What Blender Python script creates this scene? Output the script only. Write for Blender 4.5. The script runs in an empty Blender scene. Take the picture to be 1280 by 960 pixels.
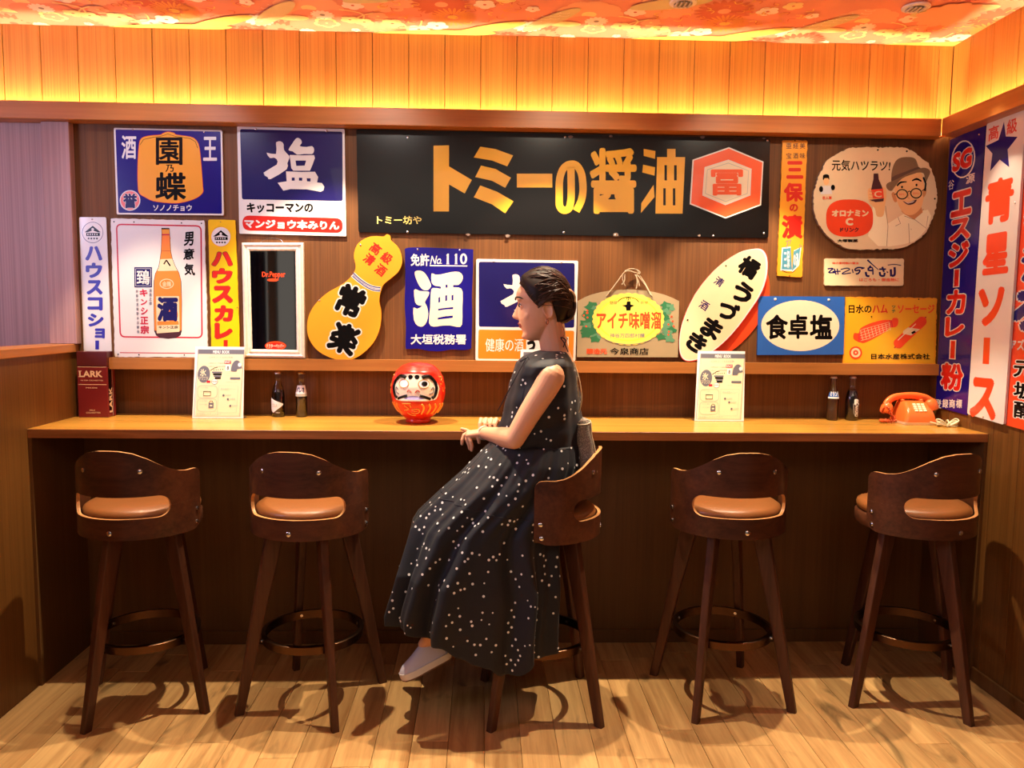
import bpy, math, random
from mathutils import Vector, Matrix, noise
from mathutils.geometry import tessellate_polygon
random.seed(7)
PI = math.pi
sc = bpy.context.scene
COL = sc.collection

# ------------------------------------------------------------------ camera
F_PX, YAW, PIT, ROLL, CAM_D, CAM_H = 991.5, .0369, .0887, .0104, 3.5626, 1.5213
cam_d = bpy.data.cameras.new('camera')
cam_d.sensor_width = 36; cam_d.lens = F_PX / 1280 * 36
cam = bpy.data.objects.new('camera', cam_d); COL.objects.link(cam)
fwd = Vector((math.sin(YAW)*math.cos(PIT), math.cos(YAW)*math.cos(PIT), -math.sin(PIT)))
right = Vector((math.cos(YAW), -math.sin(YAW), 0))
up = right.cross(fwd)
rm = Matrix((right, up, -fwd)).transposed().to_4x4()
cam.matrix_world = Matrix.Translation((0, -CAM_D, CAM_H)) @ rm @ Matrix.Rotation(ROLL, 4, 'Z')
cam_d.clip_start = .05
sc.camera = cam

# ------------------------------------------------------------------ world, lights, exposure
world = bpy.data.worlds.new('room_ambience'); sc.world = world; world.use_nodes = True
bg = world.node_tree.nodes['Background']
bg.inputs[0].default_value = (1.0, .86, .72, 1); bg.inputs[1].default_value = .12
sc.view_settings.view_transform = 'Standard'; sc.view_settings.look = 'None'
sc.view_settings.gamma = 1; sc.view_settings.exposure = 0.0
sc.view_settings.use_curve_mapping = False

def lamp(name, kind, loc, target, power, color, size=.05, angle=60, blend=.4):
    l = bpy.data.lights.new(name, kind); l.energy = power; l.color = color
    if kind == 'SPOT':
        l.spot_size = math.radians(angle); l.spot_blend = blend; l.shadow_soft_size = size
    elif kind == 'AREA':
        l.shape = 'RECTANGLE'; l.size, l.size_y = size
    o = bpy.data.objects.new(name, l); COL.objects.link(o); o.location = loc
    o.rotation_euler = (Vector(target) - Vector(loc)).to_track_quat('-Z', 'Y').to_euler()
    return o
WARM = (1, .88, .68)
for lx, pw, an in ((-1.44, 130, 56), (-.64, 210, 74), (.27, 210, 74), (1.18, 210, 70), (1.85, 60, 44)):       # downlights along the counter edge
    lamp('downlight_lamp', 'SPOT', (lx, -.455, 2.70), (lx, -.48, 0), pw, (1, .82, .58), .016, an, .25)
for lx, pw, c in ((-1.35, 31, (.84, .84, 1.0)), (-.5, 29, (1, .90, .80)), (.35, 28, WARM), (1.2, 28, WARM), (1.6, 14, WARM)):   # row washing the sign wall
    lamp('sign_wall_lamp', 'SPOT', (lx, -1.05, 2.69), (lx, 0, 1.86), pw, c, .03, 58, .7)
lamp('room_fill', 'AREA', (.3, -3.4, 2.68), (.3, -1.6, .6), 26, (1, .86, .70), (3.2, 1.2))  # area light added out of view as soft fill for the room
lamp('cool_left_fill', 'AREA', (-3.15, -1.95, 1.95), (-.2, -.5, .9), 55, (.66, .64, 1.0), (1.0, 1.2))  # cool light from the left, added as an area fill inside the booth

# ------------------------------------------------------------------ pixel -> point on a real plane of the room
CAMP = Vector((0, -CAM_D, CAM_H))
def ray(x, y):
    a, b = x-640, y-480
    u = a*math.cos(ROLL)+b*math.sin(ROLL); v = -a*math.sin(ROLL)+b*math.cos(ROLL)
    return right*u - up*v + fwd*F_PX
def at(x, y, X=None, Y=None, Z=None):
    r = ray(x, y)
    if X is not None: t = X/r.x
    elif Y is not None: t = (Y+CAM_D)/r.y
    else: t = (Z-CAM_H)/r.z
    return CAMP + r*t
XL, XR = -1.787, 2.0758
ZB0, ZB1, ZC = 2.3148, 2.3882, 2.7249      # beam bottom, beam top, ceiling
CT, CB, CD = 1.05, 1.014, .411             # counter top, underside, depth
ZS = 1.311                                 # sign ledge

# ------------------------------------------------------------------ materials
MATS = {}
def lin(c): return tuple(x/12.92 if x <= .04045 else ((x+.055)/1.055)**2.4 for x in c)
def rgb(r, g, b): return lin((r/255, g/255, b/255))
def mat(name, color, rough=.5, metal=0, spec=.5, coat=0, emit=None, es=0, trans=0, ior=1.45, bump=None, mottle=0, sub=0, alpha=1):
    if name in MATS: return MATS[name]
    m = bpy.data.materials.new(name); m.use_nodes = True; MATS[name] = m
    nt = m.node_tree; b = nt.nodes['Principled BSDF']
    b.inputs['Base Color'].default_value = (*color, 1); b.inputs['Roughness'].default_value = rough
    b.inputs['Metallic'].default_value = metal; b.inputs['Specular IOR Level'].default_value = spec
    b.inputs['Coat Weight'].default_value = coat; b.inputs['Transmission Weight'].default_value = trans
    b.inputs['IOR'].default_value = ior
    if sub: b.inputs['Subsurface Weight'].default_value = sub; b.inputs['Subsurface Radius'].default_value = (.012, .005, .003); b.inputs['Subsurface Scale'].default_value = 1
    if emit: b.inputs['Emission Color'].default_value = (*emit, 1); b.inputs['Emission Strength'].default_value = es
    tc = nt.nodes.new('ShaderNodeTexCoord')
    if mottle:
        n = nt.nodes.new('ShaderNodeTexNoise'); n.inputs['Scale'].default_value = 14; n.inputs['Detail'].default_value = 6
        nt.links.new(tc.outputs['Object'], n.inputs['Vector'])
        mx = nt.nodes.new('ShaderNodeMix'); mx.data_type = 'RGBA'
        mx.inputs[6].default_value = (*[c*(1-mottle) for c in color], 1); mx.inputs[7].default_value = (*[min(1, c*(1+mottle)) for c in color], 1)
        nt.links.new(n.outputs['Fac'], mx.inputs[0]); nt.links.new(mx.outputs[2], b.inputs['Base Color'])
    if bump:
        n = nt.nodes.new('ShaderNodeTexNoise'); n.inputs['Scale'].default_value = bump[0]
        nt.links.new(tc.outputs['Object'], n.inputs['Vector'])
        bp = nt.nodes.new('ShaderNodeBump'); bp.inputs['Strength'].default_value = bump[1]; bp.inputs['Distance'].default_value = bump[2] if len(bump) > 2 else .01
        nt.links.new(n.outputs['Fac'], bp.inputs['Height']); nt.links.new(bp.outputs[0], b.inputs['Normal'])
    return m
def wood(name, dark, light, axis='Z', fine=90, stretch=.03, rough=.4, contrast=1.0, vary=.12, knots=0, ribs=0, coat=.0):
    m = bpy.data.materials.new(name); m.use_nodes = True; MATS[name] = m
    nt = m.node_tree; N = nt.nodes; L = nt.links; b = N['Principled BSDF']
    tc = N.new('ShaderNodeTexCoord'); oi = N.new('ShaderNodeObjectInfo')
    add = N.new('ShaderNodeVectorMath'); add.operation = 'MULTIPLY_ADD'
    cmb = N.new('ShaderNodeCombineXYZ')
    for i in range(3): L.new(oi.outputs['Random'], cmb.inputs[i])
    L.new(cmb.outputs[0], add.inputs[0]); add.inputs[1].default_value = (13, 7, 29); L.new(tc.outputs['Object'], add.inputs[2])
    mp = N.new('ShaderNodeMapping'); L.new(add.outputs[0], mp.inputs[0])
    s = [1, 1, 1]; s['XYZ'.index(axis)] = stretch; mp.inputs['Scale'].default_value = s
    n1 = N.new('ShaderNodeTexNoise'); n1.inputs['Scale'].default_value = fine; n1.inputs['Detail'].default_value = 8; n1.inputs['Roughness'].default_value = .65
    n1.inputs['Distortion'].default_value = .35; L.new(mp.outputs[0], n1.inputs['Vector'])
    n2 = N.new('ShaderNodeTexNoise'); n2.inputs['Scale'].default_value = fine*.12; n2.inputs['Detail'].default_value = 3; n2.inputs['Distortion'].default_value = 1.2
    L.new(mp.outputs[0], n2.inputs['Vector'])
    av = N.new('ShaderNodeMath'); av.operation = 'ADD'; L.new(n1.outputs['Fac'], av.inputs[0]); L.new(n2.outputs['Fac'], av.inputs[1])
    mr = N.new('ShaderNodeMapRange'); mr.inputs[1].default_value = 1-.32/contrast; mr.inputs[2].default_value = 1+.32/contrast
    L.new(av.outputs[0], mr.inputs[0])
    mx = N.new('ShaderNodeMix'); mx.data_type = 'RGBA'; mx.inputs[6].default_value = (*dark, 1); mx.inputs[7].default_value = (*light, 1)
    L.new(mr.outputs[0], mx.inputs[0]); out = mx.outputs[2]
    if ribs:      # fine pin stripes of a quarter-sawn veneer
        w = N.new('ShaderNodeTexNoise'); w.inputs['Scale'].default_value = ribs; w.inputs['Detail'].default_value = 1
        mp2 = N.new('ShaderNodeMapping'); s2 = [1, 1, 1]; s2['XYZ'.index(axis)] = .004; mp2.inputs['Scale'].default_value = s2
        L.new(add.outputs[0], mp2.inputs[0]); L.new(mp2.outputs[0], w.inputs['Vector'])
        r2 = N.new('ShaderNodeMapRange'); r2.inputs[1].default_value = .35; r2.inputs[2].default_value = .6; r2.inputs[3].default_value = .84; r2.inputs[4].default_value = 1.06
        L.new(w.outputs['Fac'], r2.inputs[0])
        vm = N.new('ShaderNodeVectorMath'); vm.operation = 'SCALE'; L.new(out, vm.inputs[0]); L.new(r2.outputs[0], vm.inputs[3]); out = vm.outputs[0]
    if knots:
        vo = N.new('ShaderNodeTexNoise'); vo.inputs['Scale'].default_value = 5.5; vo.inputs['Detail'].default_value = 5; vo.inputs['Distortion'].default_value = 2.2
        mp3 = N.new('ShaderNodeMapping'); s3 = [1, 1, 1]; s3['XYZ'.index(axis)] = .28; mp3.inputs['Scale'].default_value = s3
        L.new(add.outputs[0], mp3.inputs[0]); L.new(mp3.outputs[0], vo.inputs['Vector'])
        r3 = N.new('ShaderNodeMapRange'); r3.inputs[1].default_value = .60; r3.inputs[2].default_value = .74; r3.inputs[3].default_value = 1; r3.inputs[4].default_value = .42
        L.new(vo.outputs['Fac'], r3.inputs[0])
        vm = N.new('ShaderNodeVectorMath'); vm.operation = 'SCALE'; L.new(out, vm.inputs[0]); L.new(r3.outputs[0], vm.inputs[3]); out = vm.outputs[0]
    r4 = N.new('ShaderNodeMapRange'); r4.inputs[3].default_value = 1-vary; r4.inputs[4].default_value = 1+vary; L.new(oi.outputs['Random'], r4.inputs[0])
    vm = N.new('ShaderNodeVectorMath'); vm.operation = 'SCALE'; L.new(out, vm.inputs[0]); L.new(r4.outputs[0], vm.inputs[3])
    L.new(vm.outputs[0], b.inputs['Base Color'])
    b.inputs['Specular IOR Level'].default_value = .3
    b.inputs['Roughness'].default_value = rough; b.inputs['Coat Weight'].default_value = coat; b.inputs['Coat Roughness'].default_value = .15
    bp = N.new('ShaderNodeBump'); bp.inputs['Strength'].default_value = .12; bp.inputs['Distance'].default_value = .002
    L.new(n1.outputs['Fac'], bp.inputs['Height']); L.new(bp.outputs[0], b.inputs['Normal'])
    return m
W_WALL = wood('brown veneer vertical grain', rgb(88, 52, 22), rgb(120, 74, 34), 'Z', 60, .03, .6, .9, .04, ribs=170)
W_WALLH = wood('brown veneer horizontal grain', rgb(134, 82, 38), rgb(168, 110, 56), 'X', 60, .03, .35, .9, .03)
W_PANEL = wood('amber boards vertical grain', rgb(190, 126, 54), rgb(212, 148, 70), 'Z', 60, .03, .42, .9, .035, ribs=170)
W_BEAM = wood('reddish beam veneer', rgb(168, 102, 46), rgb(200, 128, 62), 'X', 60, .03, .35, .9, .03)
W_BEAMY = wood('reddish beam veneer lengthwise', rgb(160, 98, 44), rgb(190, 122, 60), 'Y', 60, .03, .35, .9, .03)
W_PINK = wood('pale mauve laminate', rgb(158, 120, 112), rgb(176, 136, 128), 'Z', 60, .02, .45, .6, .02, ribs=120)
W_CTR = wood('golden counter top veneer', rgb(178, 122, 46), rgb(216, 156, 68), 'X', 50, .03, .24, .9, .0, coat=.3)
W_CTRE = wood('dark counter edge veneer', rgb(104, 58, 28), rgb(176, 110, 60), 'X', 34, .06, .4, 1.3, .0)
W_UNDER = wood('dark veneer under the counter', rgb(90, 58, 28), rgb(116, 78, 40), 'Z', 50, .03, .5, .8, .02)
W_LEFT = wood('warm brown partition veneer', rgb(92, 56, 22), rgb(122, 78, 34), 'Z', 50, .03, .42, .9, .02, ribs=150)
W_FLOOR = wood('oak floor board', rgb(160, 114, 66), rgb(224, 180, 118), 'Y', 36, .06, .42, 1.0, .13, knots=1)
W_WAL = wood('dark walnut plywood', rgb(58, 31, 20), rgb(96, 54, 33), 'X', 70, .04, .36, 1.0, .03, coat=.15)
W_LEG = wood('dark walnut leg', rgb(62, 34, 22), rgb(98, 58, 38), 'Z', 70, .04, .4, 1.0, .05)
W_PLY = wood('pale plywood edge', rgb(176, 116, 64), rgb(214, 156, 100), 'X', 60, .1, .4, 1, 0)
NAVY = mat('navy enamel', rgb(24, 14, 112), .22, coat=.3, mottle=.12)
DNAVY = mat('dark navy enamel', rgb(24, 18, 84), .25, coat=.2)
WHITE = mat('white enamel', rgb(220, 214, 208), .25, coat=.4, mottle=.03)
IVORY = mat('ivory enamel', rgb(228, 210, 180), .28, coat=.3, mottle=.05)
CREAM = mat('cream enamel', rgb(226, 200, 158), .35, coat=.2, mottle=.07)
YEL = mat('yellow enamel', rgb(228, 166, 34), .28, coat=.3, mottle=.05)
GOLD = mat('golden yellow enamel', rgb(230, 152, 38), .3, coat=.3, mottle=.04)
LEMON = mat('lemon enamel', rgb(236, 184, 14), .28, coat=.3, mottle=.04)
RED = mat('red enamel', rgb(206, 34, 22), .3, coat=.3)
RED2 = mat('scarlet enamel', rgb(232, 70, 32), .3, coat=.3)
CRIM = mat('crimson enamel', rgb(188, 30, 52), .3, coat=.3)
BLK = mat('black enamel', rgb(12, 9, 9), .22, spec=.35)
ORG = mat('orange enamel', rgb(240, 122, 30), .3, coat=.3)
VERM = mat('vermilion enamel', rgb(232, 90, 44), .3, coat=.3)
BLUE = mat('mid blue enamel', rgb(44, 92, 172), .3, coat=.3, mottle=.08)
TEAL = mat('teal enamel', rgb(70, 130, 150), .35)
GRN = mat('leaf green enamel', rgb(44, 104, 66), .4)
RUST = mat('rust and chipped steel', rgb(128, 106, 94), .75, mottle=.4)
KHAKI = mat('khaki painted board', rgb(150, 132, 100), .5, mottle=.1)
LYEL = mat('pale yellow paint', rgb(232, 204, 84), .4)
BOTG = mat('bottle orange print', rgb(236, 128, 44), .3)
MAR = mat('maroon print', rgb(70, 34, 40), .3)
GREY = mat('mid grey print', rgb(104, 104, 116), .5)
LGREY = mat('light grey print', rgb(176, 176, 168), .5)
PAPER = mat('menu cream paper', rgb(232, 224, 186), .4, coat=.5)
PAPW = mat('white menu border', rgb(240, 240, 236), .3, coat=.5)
METAL = mat('bright steel', (.75, .73, .7), .25, metal=1)
DMET = mat('dark bronze steel', rgb(84, 60, 44), .3, metal=1)
SKINP = mat('printed skin tone', rgb(236, 184, 124), .35)
SKINP2 = mat('printed skin shade', rgb(206, 138, 84), .35)
HATP = mat('printed hat brown', rgb(126, 98, 70), .4)
HATD = mat('printed hat band', rgb(92, 68, 56), .4)
SHIRTP = mat('printed shirt', rgb(246, 232, 192), .35)
LINEP = mat('printed thin outline', rgb(150, 120, 84), .4)

# ------------------------------------------------------------------ mesh helpers
class B:
    def __init__(s): s.v = []; s.f = []; s.m = []
    def add(s, vs, fs, mi=0):
        o = len(s.v); s.v += [tuple(p) for p in vs]; s.f += [tuple(i+o for i in f) for f in fs]; s.m += [mi]*len(fs); return s
    def box(s, x0, x1, y0, y1, z0, z1, mi=0, bev=0):
        if bev:
            b = bev; vs = []; 
            for z in (z0, z1):
                for (sx, sy) in ((0, 0), (1, 0), (1, 1), (0, 1)): vs.append((x1-b if sx else x0+b, y1-b if sy else y0+b, z))
            for z in (z0+b, z1-b):
                for (px, py) in ((x0+b, y0), (x1-b, y0), (x1, y0+b), (x1, y1-b), (x1-b, y1), (x0+b, y1), (x0, y1-b), (x0, y0+b)): vs.append((px, py, z))
            l, u = 8, 16
            fs = [(3, 2, 1, 0), (4, 5, 6, 7)]
            for i in range(8): fs.append((l+i, l+(i+1) % 8, u+(i+1) % 8, u+i))
            for i in range(4):
                fs.append((i, (i+1) % 4, l+2*i+1, l+2*i)); fs.append(((i+1) % 4, l+(2*i+2) % 8, l+2*i+1))
                fs.append((4+(i+1) % 4, 4+i, u+2*i, u+2*i+1)); fs.append((4+(i+1) % 4, u+2*i+1, u+(2*i+2) % 8))
            return s.add(vs, fs, mi)
        vs = [(x, y, z) for z in (z0, z1) for (x, y) in ((x0, y0), (x1, y0), (x1, y1), (x0, y1))]
        return s.add(vs, [(3, 2, 1, 0), (4, 5, 6, 7), (0, 1, 5, 4), (1, 2, 6, 5), (2, 3, 7, 6), (3, 0, 4, 7)], mi)
    def loft(s, rings, mi=0, cap=True, closed=True):
        n = len(rings[0]); vs = [p for r in rings for p in r]; fs = []
        for i in range(len(rings)-1):
            for j in range(n if closed else n-1):
                a = i*n+j; b = i*n+(j+1) % n; fs.append((a, b, b+n, a+n))
        if cap: fs.append(tuple(range(n-1, -1, -1))); fs.append(tuple(len(vs)-n+i for i in range(n)))
        return s.add(vs, fs, mi)
    def tube(s, pts, rad, n=8, mi=0, cap=True, flat=1.0):
        pts = [Vector(p) for p in pts]; rad = rad if hasattr(rad, '__len__') else [rad]*len(pts)
        rings = []; ref = None
        for i, p in enumerate(pts):
            d = (pts[min(i+1, len(pts)-1)]-pts[max(i-1, 0)]).normalized()
            if ref is None: ref = d.orthogonal().normalized()
            a = (ref - d*ref.dot(d)).normalized(); ref = a; b = d.cross(a)
            rings.append([p + a*rad[i]*math.cos(2*PI*k/n) + b*rad[i]*flat*math.sin(2*PI*k/n) for k in range(n)])
        return s.loft(rings, mi, cap)
    def capsule(s, pts, rad, n=16, mi=0):        # tube with round ends
        pts = [Vector(p) for p in pts]; P = []; R = []
        d0 = (pts[0]-pts[1]).normalized(); d1 = (pts[-1]-pts[-2]).normalized()
        for a in (80, 60, 35, 15): P.append(pts[0]+d0*rad[0]*math.sin(math.radians(a))); R.append(rad[0]*math.cos(math.radians(a)))
        P += pts; R += list(rad)
        for a in (15, 35, 60, 80): P.append(pts[-1]+d1*rad[-1]*math.sin(math.radians(a))); R.append(rad[-1]*math.cos(math.radians(a)))
        return s.tube(P, R, n, mi)
    def lathe(s, prof, n=32, cx=0, cy=0, mi=0, cap=True):
        return s.loft([[(cx+r*math.cos(2*PI*k/n), cy+r*math.sin(2*PI*k/n), z) for k in range(n)] for r, z in prof], mi, cap)
    def ellip(s, c, r, n=20, m=12, mi=0, M=None):
        rings = []
        for i in range(1, m):
            t = PI*i/m
            rings.append([(r[0]*math.sin(t)*math.cos(2*PI*k/n), r[1]*math.sin(t)*math.sin(2*PI*k/n), -r[2]*math.cos(t)) for k in range(n)])
        if M is not None: rings = [[M @ Vector(p) for p in g] for g in rings]
        rings = [[Vector(p)+Vector(c) for p in g] for g in rings]
        return s.loft(rings, mi)
    def make(s, name, mats, parent=None, loc=None, smooth=0, label=None):
        loc = Vector(loc) if loc is not None else None
        org = loc if loc is not None else (Vector(parent['org']) if parent is not None and 'org' in parent else Vector((0, 0, 0)))
        me = bpy.data.meshes.new(name)
        me.from_pydata([tuple(Vector(p)-org) for p in s.v], [], s.f)
        for m in (mats if isinstance(mats, (list, tuple)) else [mats]): me.materials.append(m)
        me.polygons.foreach_set('material_index', s.m)
        if smooth:
            me.polygons.foreach_set('use_smooth', [True]*len(me.polygons))
            if smooth < 180: me.set_sharp_from_angle(angle=math.radians(smooth))
        me.update()
        o = bpy.data.objects.new(name, me); COL.objects.link(o)
        if parent is not None: o.parent = parent
        else: o.location = org
        o['org'] = tuple(org)
        if label: o['label'] = label
        return o
def thing(name, label, cat, loc=(0, 0, 0), group=None):
    o = bpy.data.objects.new(name, None); COL.objects.link(o); o.location = loc; o['org'] = tuple(loc)
    return tag(o, label, cat, group)
def tag(o, label, cat, group=None):
    o['label'] = label; o['category'] = cat
    if group: o['group'] = group
    return o
def struct(o, label=None):
    o['kind'] = 'structure'
    if label: o['label'] = label
    return o
def copy_tree(o, parent=None):
    c = o.copy(); COL.objects.link(c)
    if parent is not None: c.parent = parent
    for ch in list(o.children): copy_tree(ch, c)
    return c
def lerp(a, b, t): return a+(b-a)*t
def interp(tab, x):
    if x <= tab[0][0]: return tab[0][1]
    for (a, u), (b, v) in zip(tab, tab[1:]):
        if x <= b:
            t = (x-a)/(b-a); return u+(v-u)*t
    return tab[-1][1]
def smoothpath(pts, sub=6):
    pts = [Vector(p) for p in pts]; out = []
    for i in range(len(pts)-1):
        p0 = pts[max(i-1, 0)]; p1 = pts[i]; p2 = pts[i+1]; p3 = pts[min(i+2, len(pts)-1)]
        for k in range(sub):
            t = k/sub
            out.append(.5*((2*p1)+(p2-p0)*t+(2*p0-5*p1+4*p2-p3)*t*t+(3*p1-p0-3*p2+p3)*t**3))
    out.append(pts[-1]); return out

# ---- lettering: every glyph is filled geometry
GL = {}
def glyph(ch):
    if ch in GL: return GL[ch]
    c = bpy.data.curves.new('glyph', 'FONT'); c.body = ch; c.resolution_u = 3; c.size = 1
    o = bpy.data.objects.new('glyph', c); COL.objects.link(o)
    dg = bpy.context.evaluated_depsgraph_get(); dg.update()
    m = bpy.data.meshes.new_from_object(o.evaluated_get(dg))
    r = ([(v.co.x, v.co.y) for v in m.vertices], [tuple(p.vertices) for p in m.polygons])
    bpy.data.objects.remove(o); bpy.data.curves.remove(c); bpy.data.meshes.remove(m)
    GL[ch] = r; return r
def tess(loops):
    tri = tessellate_polygon([[Vector((x, y, 0)) for x, y in l] for l in loops])
    return [p for l in loops for p in l], [tuple(t) for t in tri]
def ell(cx, cy, rx, ry, n=32, a0=0, a1=360, rot=0):
    c, s_ = math.cos(math.radians(rot)), math.sin(math.radians(rot)); out = []
    full = abs(a1-a0) >= 360
    for k in range(n if full else n+1):
        t = math.radians(a0+(a1-a0)*k/n); x, y = rx*math.cos(t), ry*math.sin(t)
        out.append((cx+x*c-y*s_, cy+x*s_+y*c))
    return out
def sell(cx, cy, rx, ry, p=2.6, n=40):
    out = []
    for k in range(n):
        t = 2*PI*k/n; c, s_ = math.cos(t), math.sin(t)
        out.append((cx+rx*math.copysign(abs(c)**(2/p), c), cy+ry*math.copysign(abs(s_)**(2/p), s_)))
    return out
def rbox(x0, y0, x1, y1, r=0, n=5):
    return rquad([(x0, y0), (x1, y0), (x1, y1), (x0, y1)], r, n)
def rquad(q, r=0, n=5):
    if not r: return list(q)
    out = []
    for i in range(4):
        p = Vector(q[i]); a = (Vector(q[i-1])-p).normalized(); b = (Vector(q[(i+1) % 4])-p).normalized()
        s0, s1 = p+a*r, p+b*r
        for k in range(n+1):
            t = k/n; out.append(tuple((1-t)**2*s0+2*t*(1-t)*p+t*t*s1))
    return out
def smooth2(pts, sub=5):
    P = [Vector(p) for p in pts]; n = len(P); out = []
    for i in range(n):
        p0, p1, p2, p3 = P[i-1], P[i], P[(i+1) % n], P[(i+2) % n]
        for k in range(sub):
            t = k/sub; out.append(tuple(.5*((2*p1)+(p2-p0)*t+(2*p0-5*p1+4*p2-p3)*t*t+(3*p1-p0-3*p2+p3)*t**3)))
    return out
def rag(pts, amp=1.2, step=6):         # chipped enamel outline
    out = []
    for i in range(len(pts)):
        a, b = Vector(pts[i]), Vector(pts[(i+1) % len(pts)]); n = max(1, int((b-a).length/step))
        for k in range(n):
            p = a.lerp(b, k/n); j = amp*(random.random()-.5)
            out.append((p.x+j, p.y+amp*(random.random()-.5)))
    return out

class Plate:
    """a flat printed thing: outline and print drawn on the real plane it lies on"""
    def __init__(s, name, label, cat, mapf, outline, boardmats, front=.012, back=.002, group=None, T=(1, 0, 0), partname='board'):
        s.map = mapf; s.t = front; s.layer = 0; s.T = T; s.parts = {}
        o = s.tr(outline)
        P = [mapf(x, y, front) for x, y in o]; n0 = mapf(o[0][0], o[0][1], front)
        s.nrm = mapf.n
        Q = [p - mapf.n*(front-back) for p in P]
        cen = sum(P, Vector())/len(P); base = min(P, key=lambda p: p.z)
        s.root = thing(name, label, cat, (cen.x, cen.y, base.z), group)
        vs, tri = tess([o]); b = B(); n = len(P)
        b.add(P, [t for t in tri], 0)
        b.add(P+Q, [(i, n+i, n+(i+1) % n, (i+1) % n) for i in range(n)], 1 if len(boardmats) > 1 else 0)
        b.add(Q, [tuple(reversed(t)) for t in tri], 1 if len(boardmats) > 1 else 0)
        b.make(partname, boardmats, s.root)
    def tr(s, pts): k, ox, oy = s.T; return [(ox+x/k, oy+y/k) for x, y in pts]
    def put(s, part, V, F, m):
        if part not in s.parts: s.parts[part] = (B(), [])
        b, ms = s.parts[part]
        if m not in ms: ms.append(m)
        b.add(V, F, ms.index(m))
    def poly(s, part, m, loops, raw=False):
        s.layer += 1
        if not isinstance(loops[0][0], (tuple, list)): loops = [loops]
        loops = [s.tr(l) for l in loops]
        vs, tri = tess(loops); off = s.t+.0001+s.layer*.00003
        s.put(part, [s.map(x, y, off) for x, y in vs], tri, m)
    def stroke(s, part, m, pts, w, closed=False, sub=0):
        if sub: pts = [tuple(p)[:2] for p in smoothpath([Vector((x, y, 0)) for x, y in pts], sub)]
        P = [Vector(p) for p in pts]; n = len(P); L = []; R = []
        for i in range(n):
            a = P[i-1] if (i or closed) else P[0]; b = P[(i+1) % n] if (i < n-1 or closed) else P[-1]
            d = (b-a); d = d.normalized() if d.length else Vector((1, 0)); nn = Vector((-d.y, d.x))
            ww = (w[i] if hasattr(w, '__len__') and not sub else (w if not hasattr(w, '__len__') else interp([(k/(len(w)-1), q) for k, q in enumerate(w)], i/(n-1))))/2
            L.append(tuple(P[i]+nn*ww)); R.append(tuple(P[i]-nn*ww))
        s.layer += 1; off = s.t+.0001+s.layer*.00003
        V = [s.map(x, y, off) for x, y in s.tr(L)+s.tr(R)]
        F = [(i, (i+1) % n, n+(i+1) % n, n+i) for i in range(n if closed else n-1)]
        s.put(part, V, F, m)
    def text(s, part, m, ch, quad, bold=0, nb=8, outline=None):
        """fit the ink of ch into quad (TL,TR,BR,BL or x0,y0,x1,y1)"""
        if len(quad) == 4 and not isinstance(quad[0], (tuple, list)):
            x0, y0, x1, y1 = quad; quad = [(x0, y0), (x1, y0), (x1, y1), (x0, y1)]
        q = s.tr(quad); vs, fs = glyph(ch)
        if not vs: return
        ax, bx = min(v[0] for v in vs), max(v[0] for v in vs); ay, by = min(v[1] for v in vs), max(v[1] for v in vs)
        ax -= bold; bx += bold; ay -= bold; by += bold
        dx, dy = (bx-ax) or 1, (by-ay) or 1
        def Q(x, y):
            u, v = (x-ax)/dx, (by-y)/dy
            return (q[0][0]*(1-u)*(1-v)+q[1][0]*u*(1-v)+q[2][0]*u*v+q[3][0]*(1-u)*v,
                    q[0][1]*(1-u)*(1-v)+q[1][1]*u*(1-v)+q[2][1]*u*v+q[3][1]*(1-u)*v)
        jobs = []
        if outline: jobs.append((outline[0], bold+outline[1], 12))
        jobs.append((m, bold, nb))
        for mm, r, n in jobs:
            s.layer += 1; off = s.t+.0001+s.layer*.00003
            sh = [(0, 0)]
            if r: sh += [(r*math.cos(2*PI*k/n), r*math.sin(2*PI*k/n)) for k in range(n)]
            if r > .05: sh += [(r*.5*math.cos(2*PI*k/6), r*.5*math.sin(2*PI*k/6)) for k in range(6)]
            for k, (ox, oy) in enumerate(sh):
                s.put(part, [s.map(*Q(x+ox, y+oy), off+k*1.0e-6) for x, y in vs], fs, mm)
    def done(s):
        for nm, (b, ms) in s.parts.items(): b.make(nm, ms, s.root)
        return s.root
    def dots(s, nm, m, pts, r=.006, h=.003):
        for x, y in s.tr(pts):
            c = s.map(x, y, s.t); a = s.map.u; u = s.map.n.cross(a)
            b = B(); n = 8
            b.loft([[c+s.map.n*z+(a*math.cos(2*PI*k/n)+u*math.sin(2*PI*k/n))*rr for k in range(n)] for rr, z in ((r, 0), (r, h*.5), (r*.6, h))])
            b.make(nm, m, s.root, smooth=50)
class MapBack:
    n = Vector((0, -1, 0)); u = Vector((1, 0, 0))
    def __call__(s, x, y, off=0): return at(x, y, Y=-off)
class MapRight:
    n = Vector((-1, 0, 0)); u = Vector((0, -1, 0))
    def __call__(s, x, y, off=0): return at(x, y, X=XR-off)
class MapLocal:        # origin o (top left), u right, v down, unit metres
    def __init__(s, o, u, v, scale=1):
        s.o = Vector(o); s.u = Vector(u).normalized(); s.v = Vector(v).normalized(); s.n = s.v.cross(s.u).normalized(); s.k = scale
    def __call__(s, x, y, off=0): return s.o+s.u*x*s.k+s.v*y*s.k+s.n*off
MB_, MR_ = MapBack(), MapRight()

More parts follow.
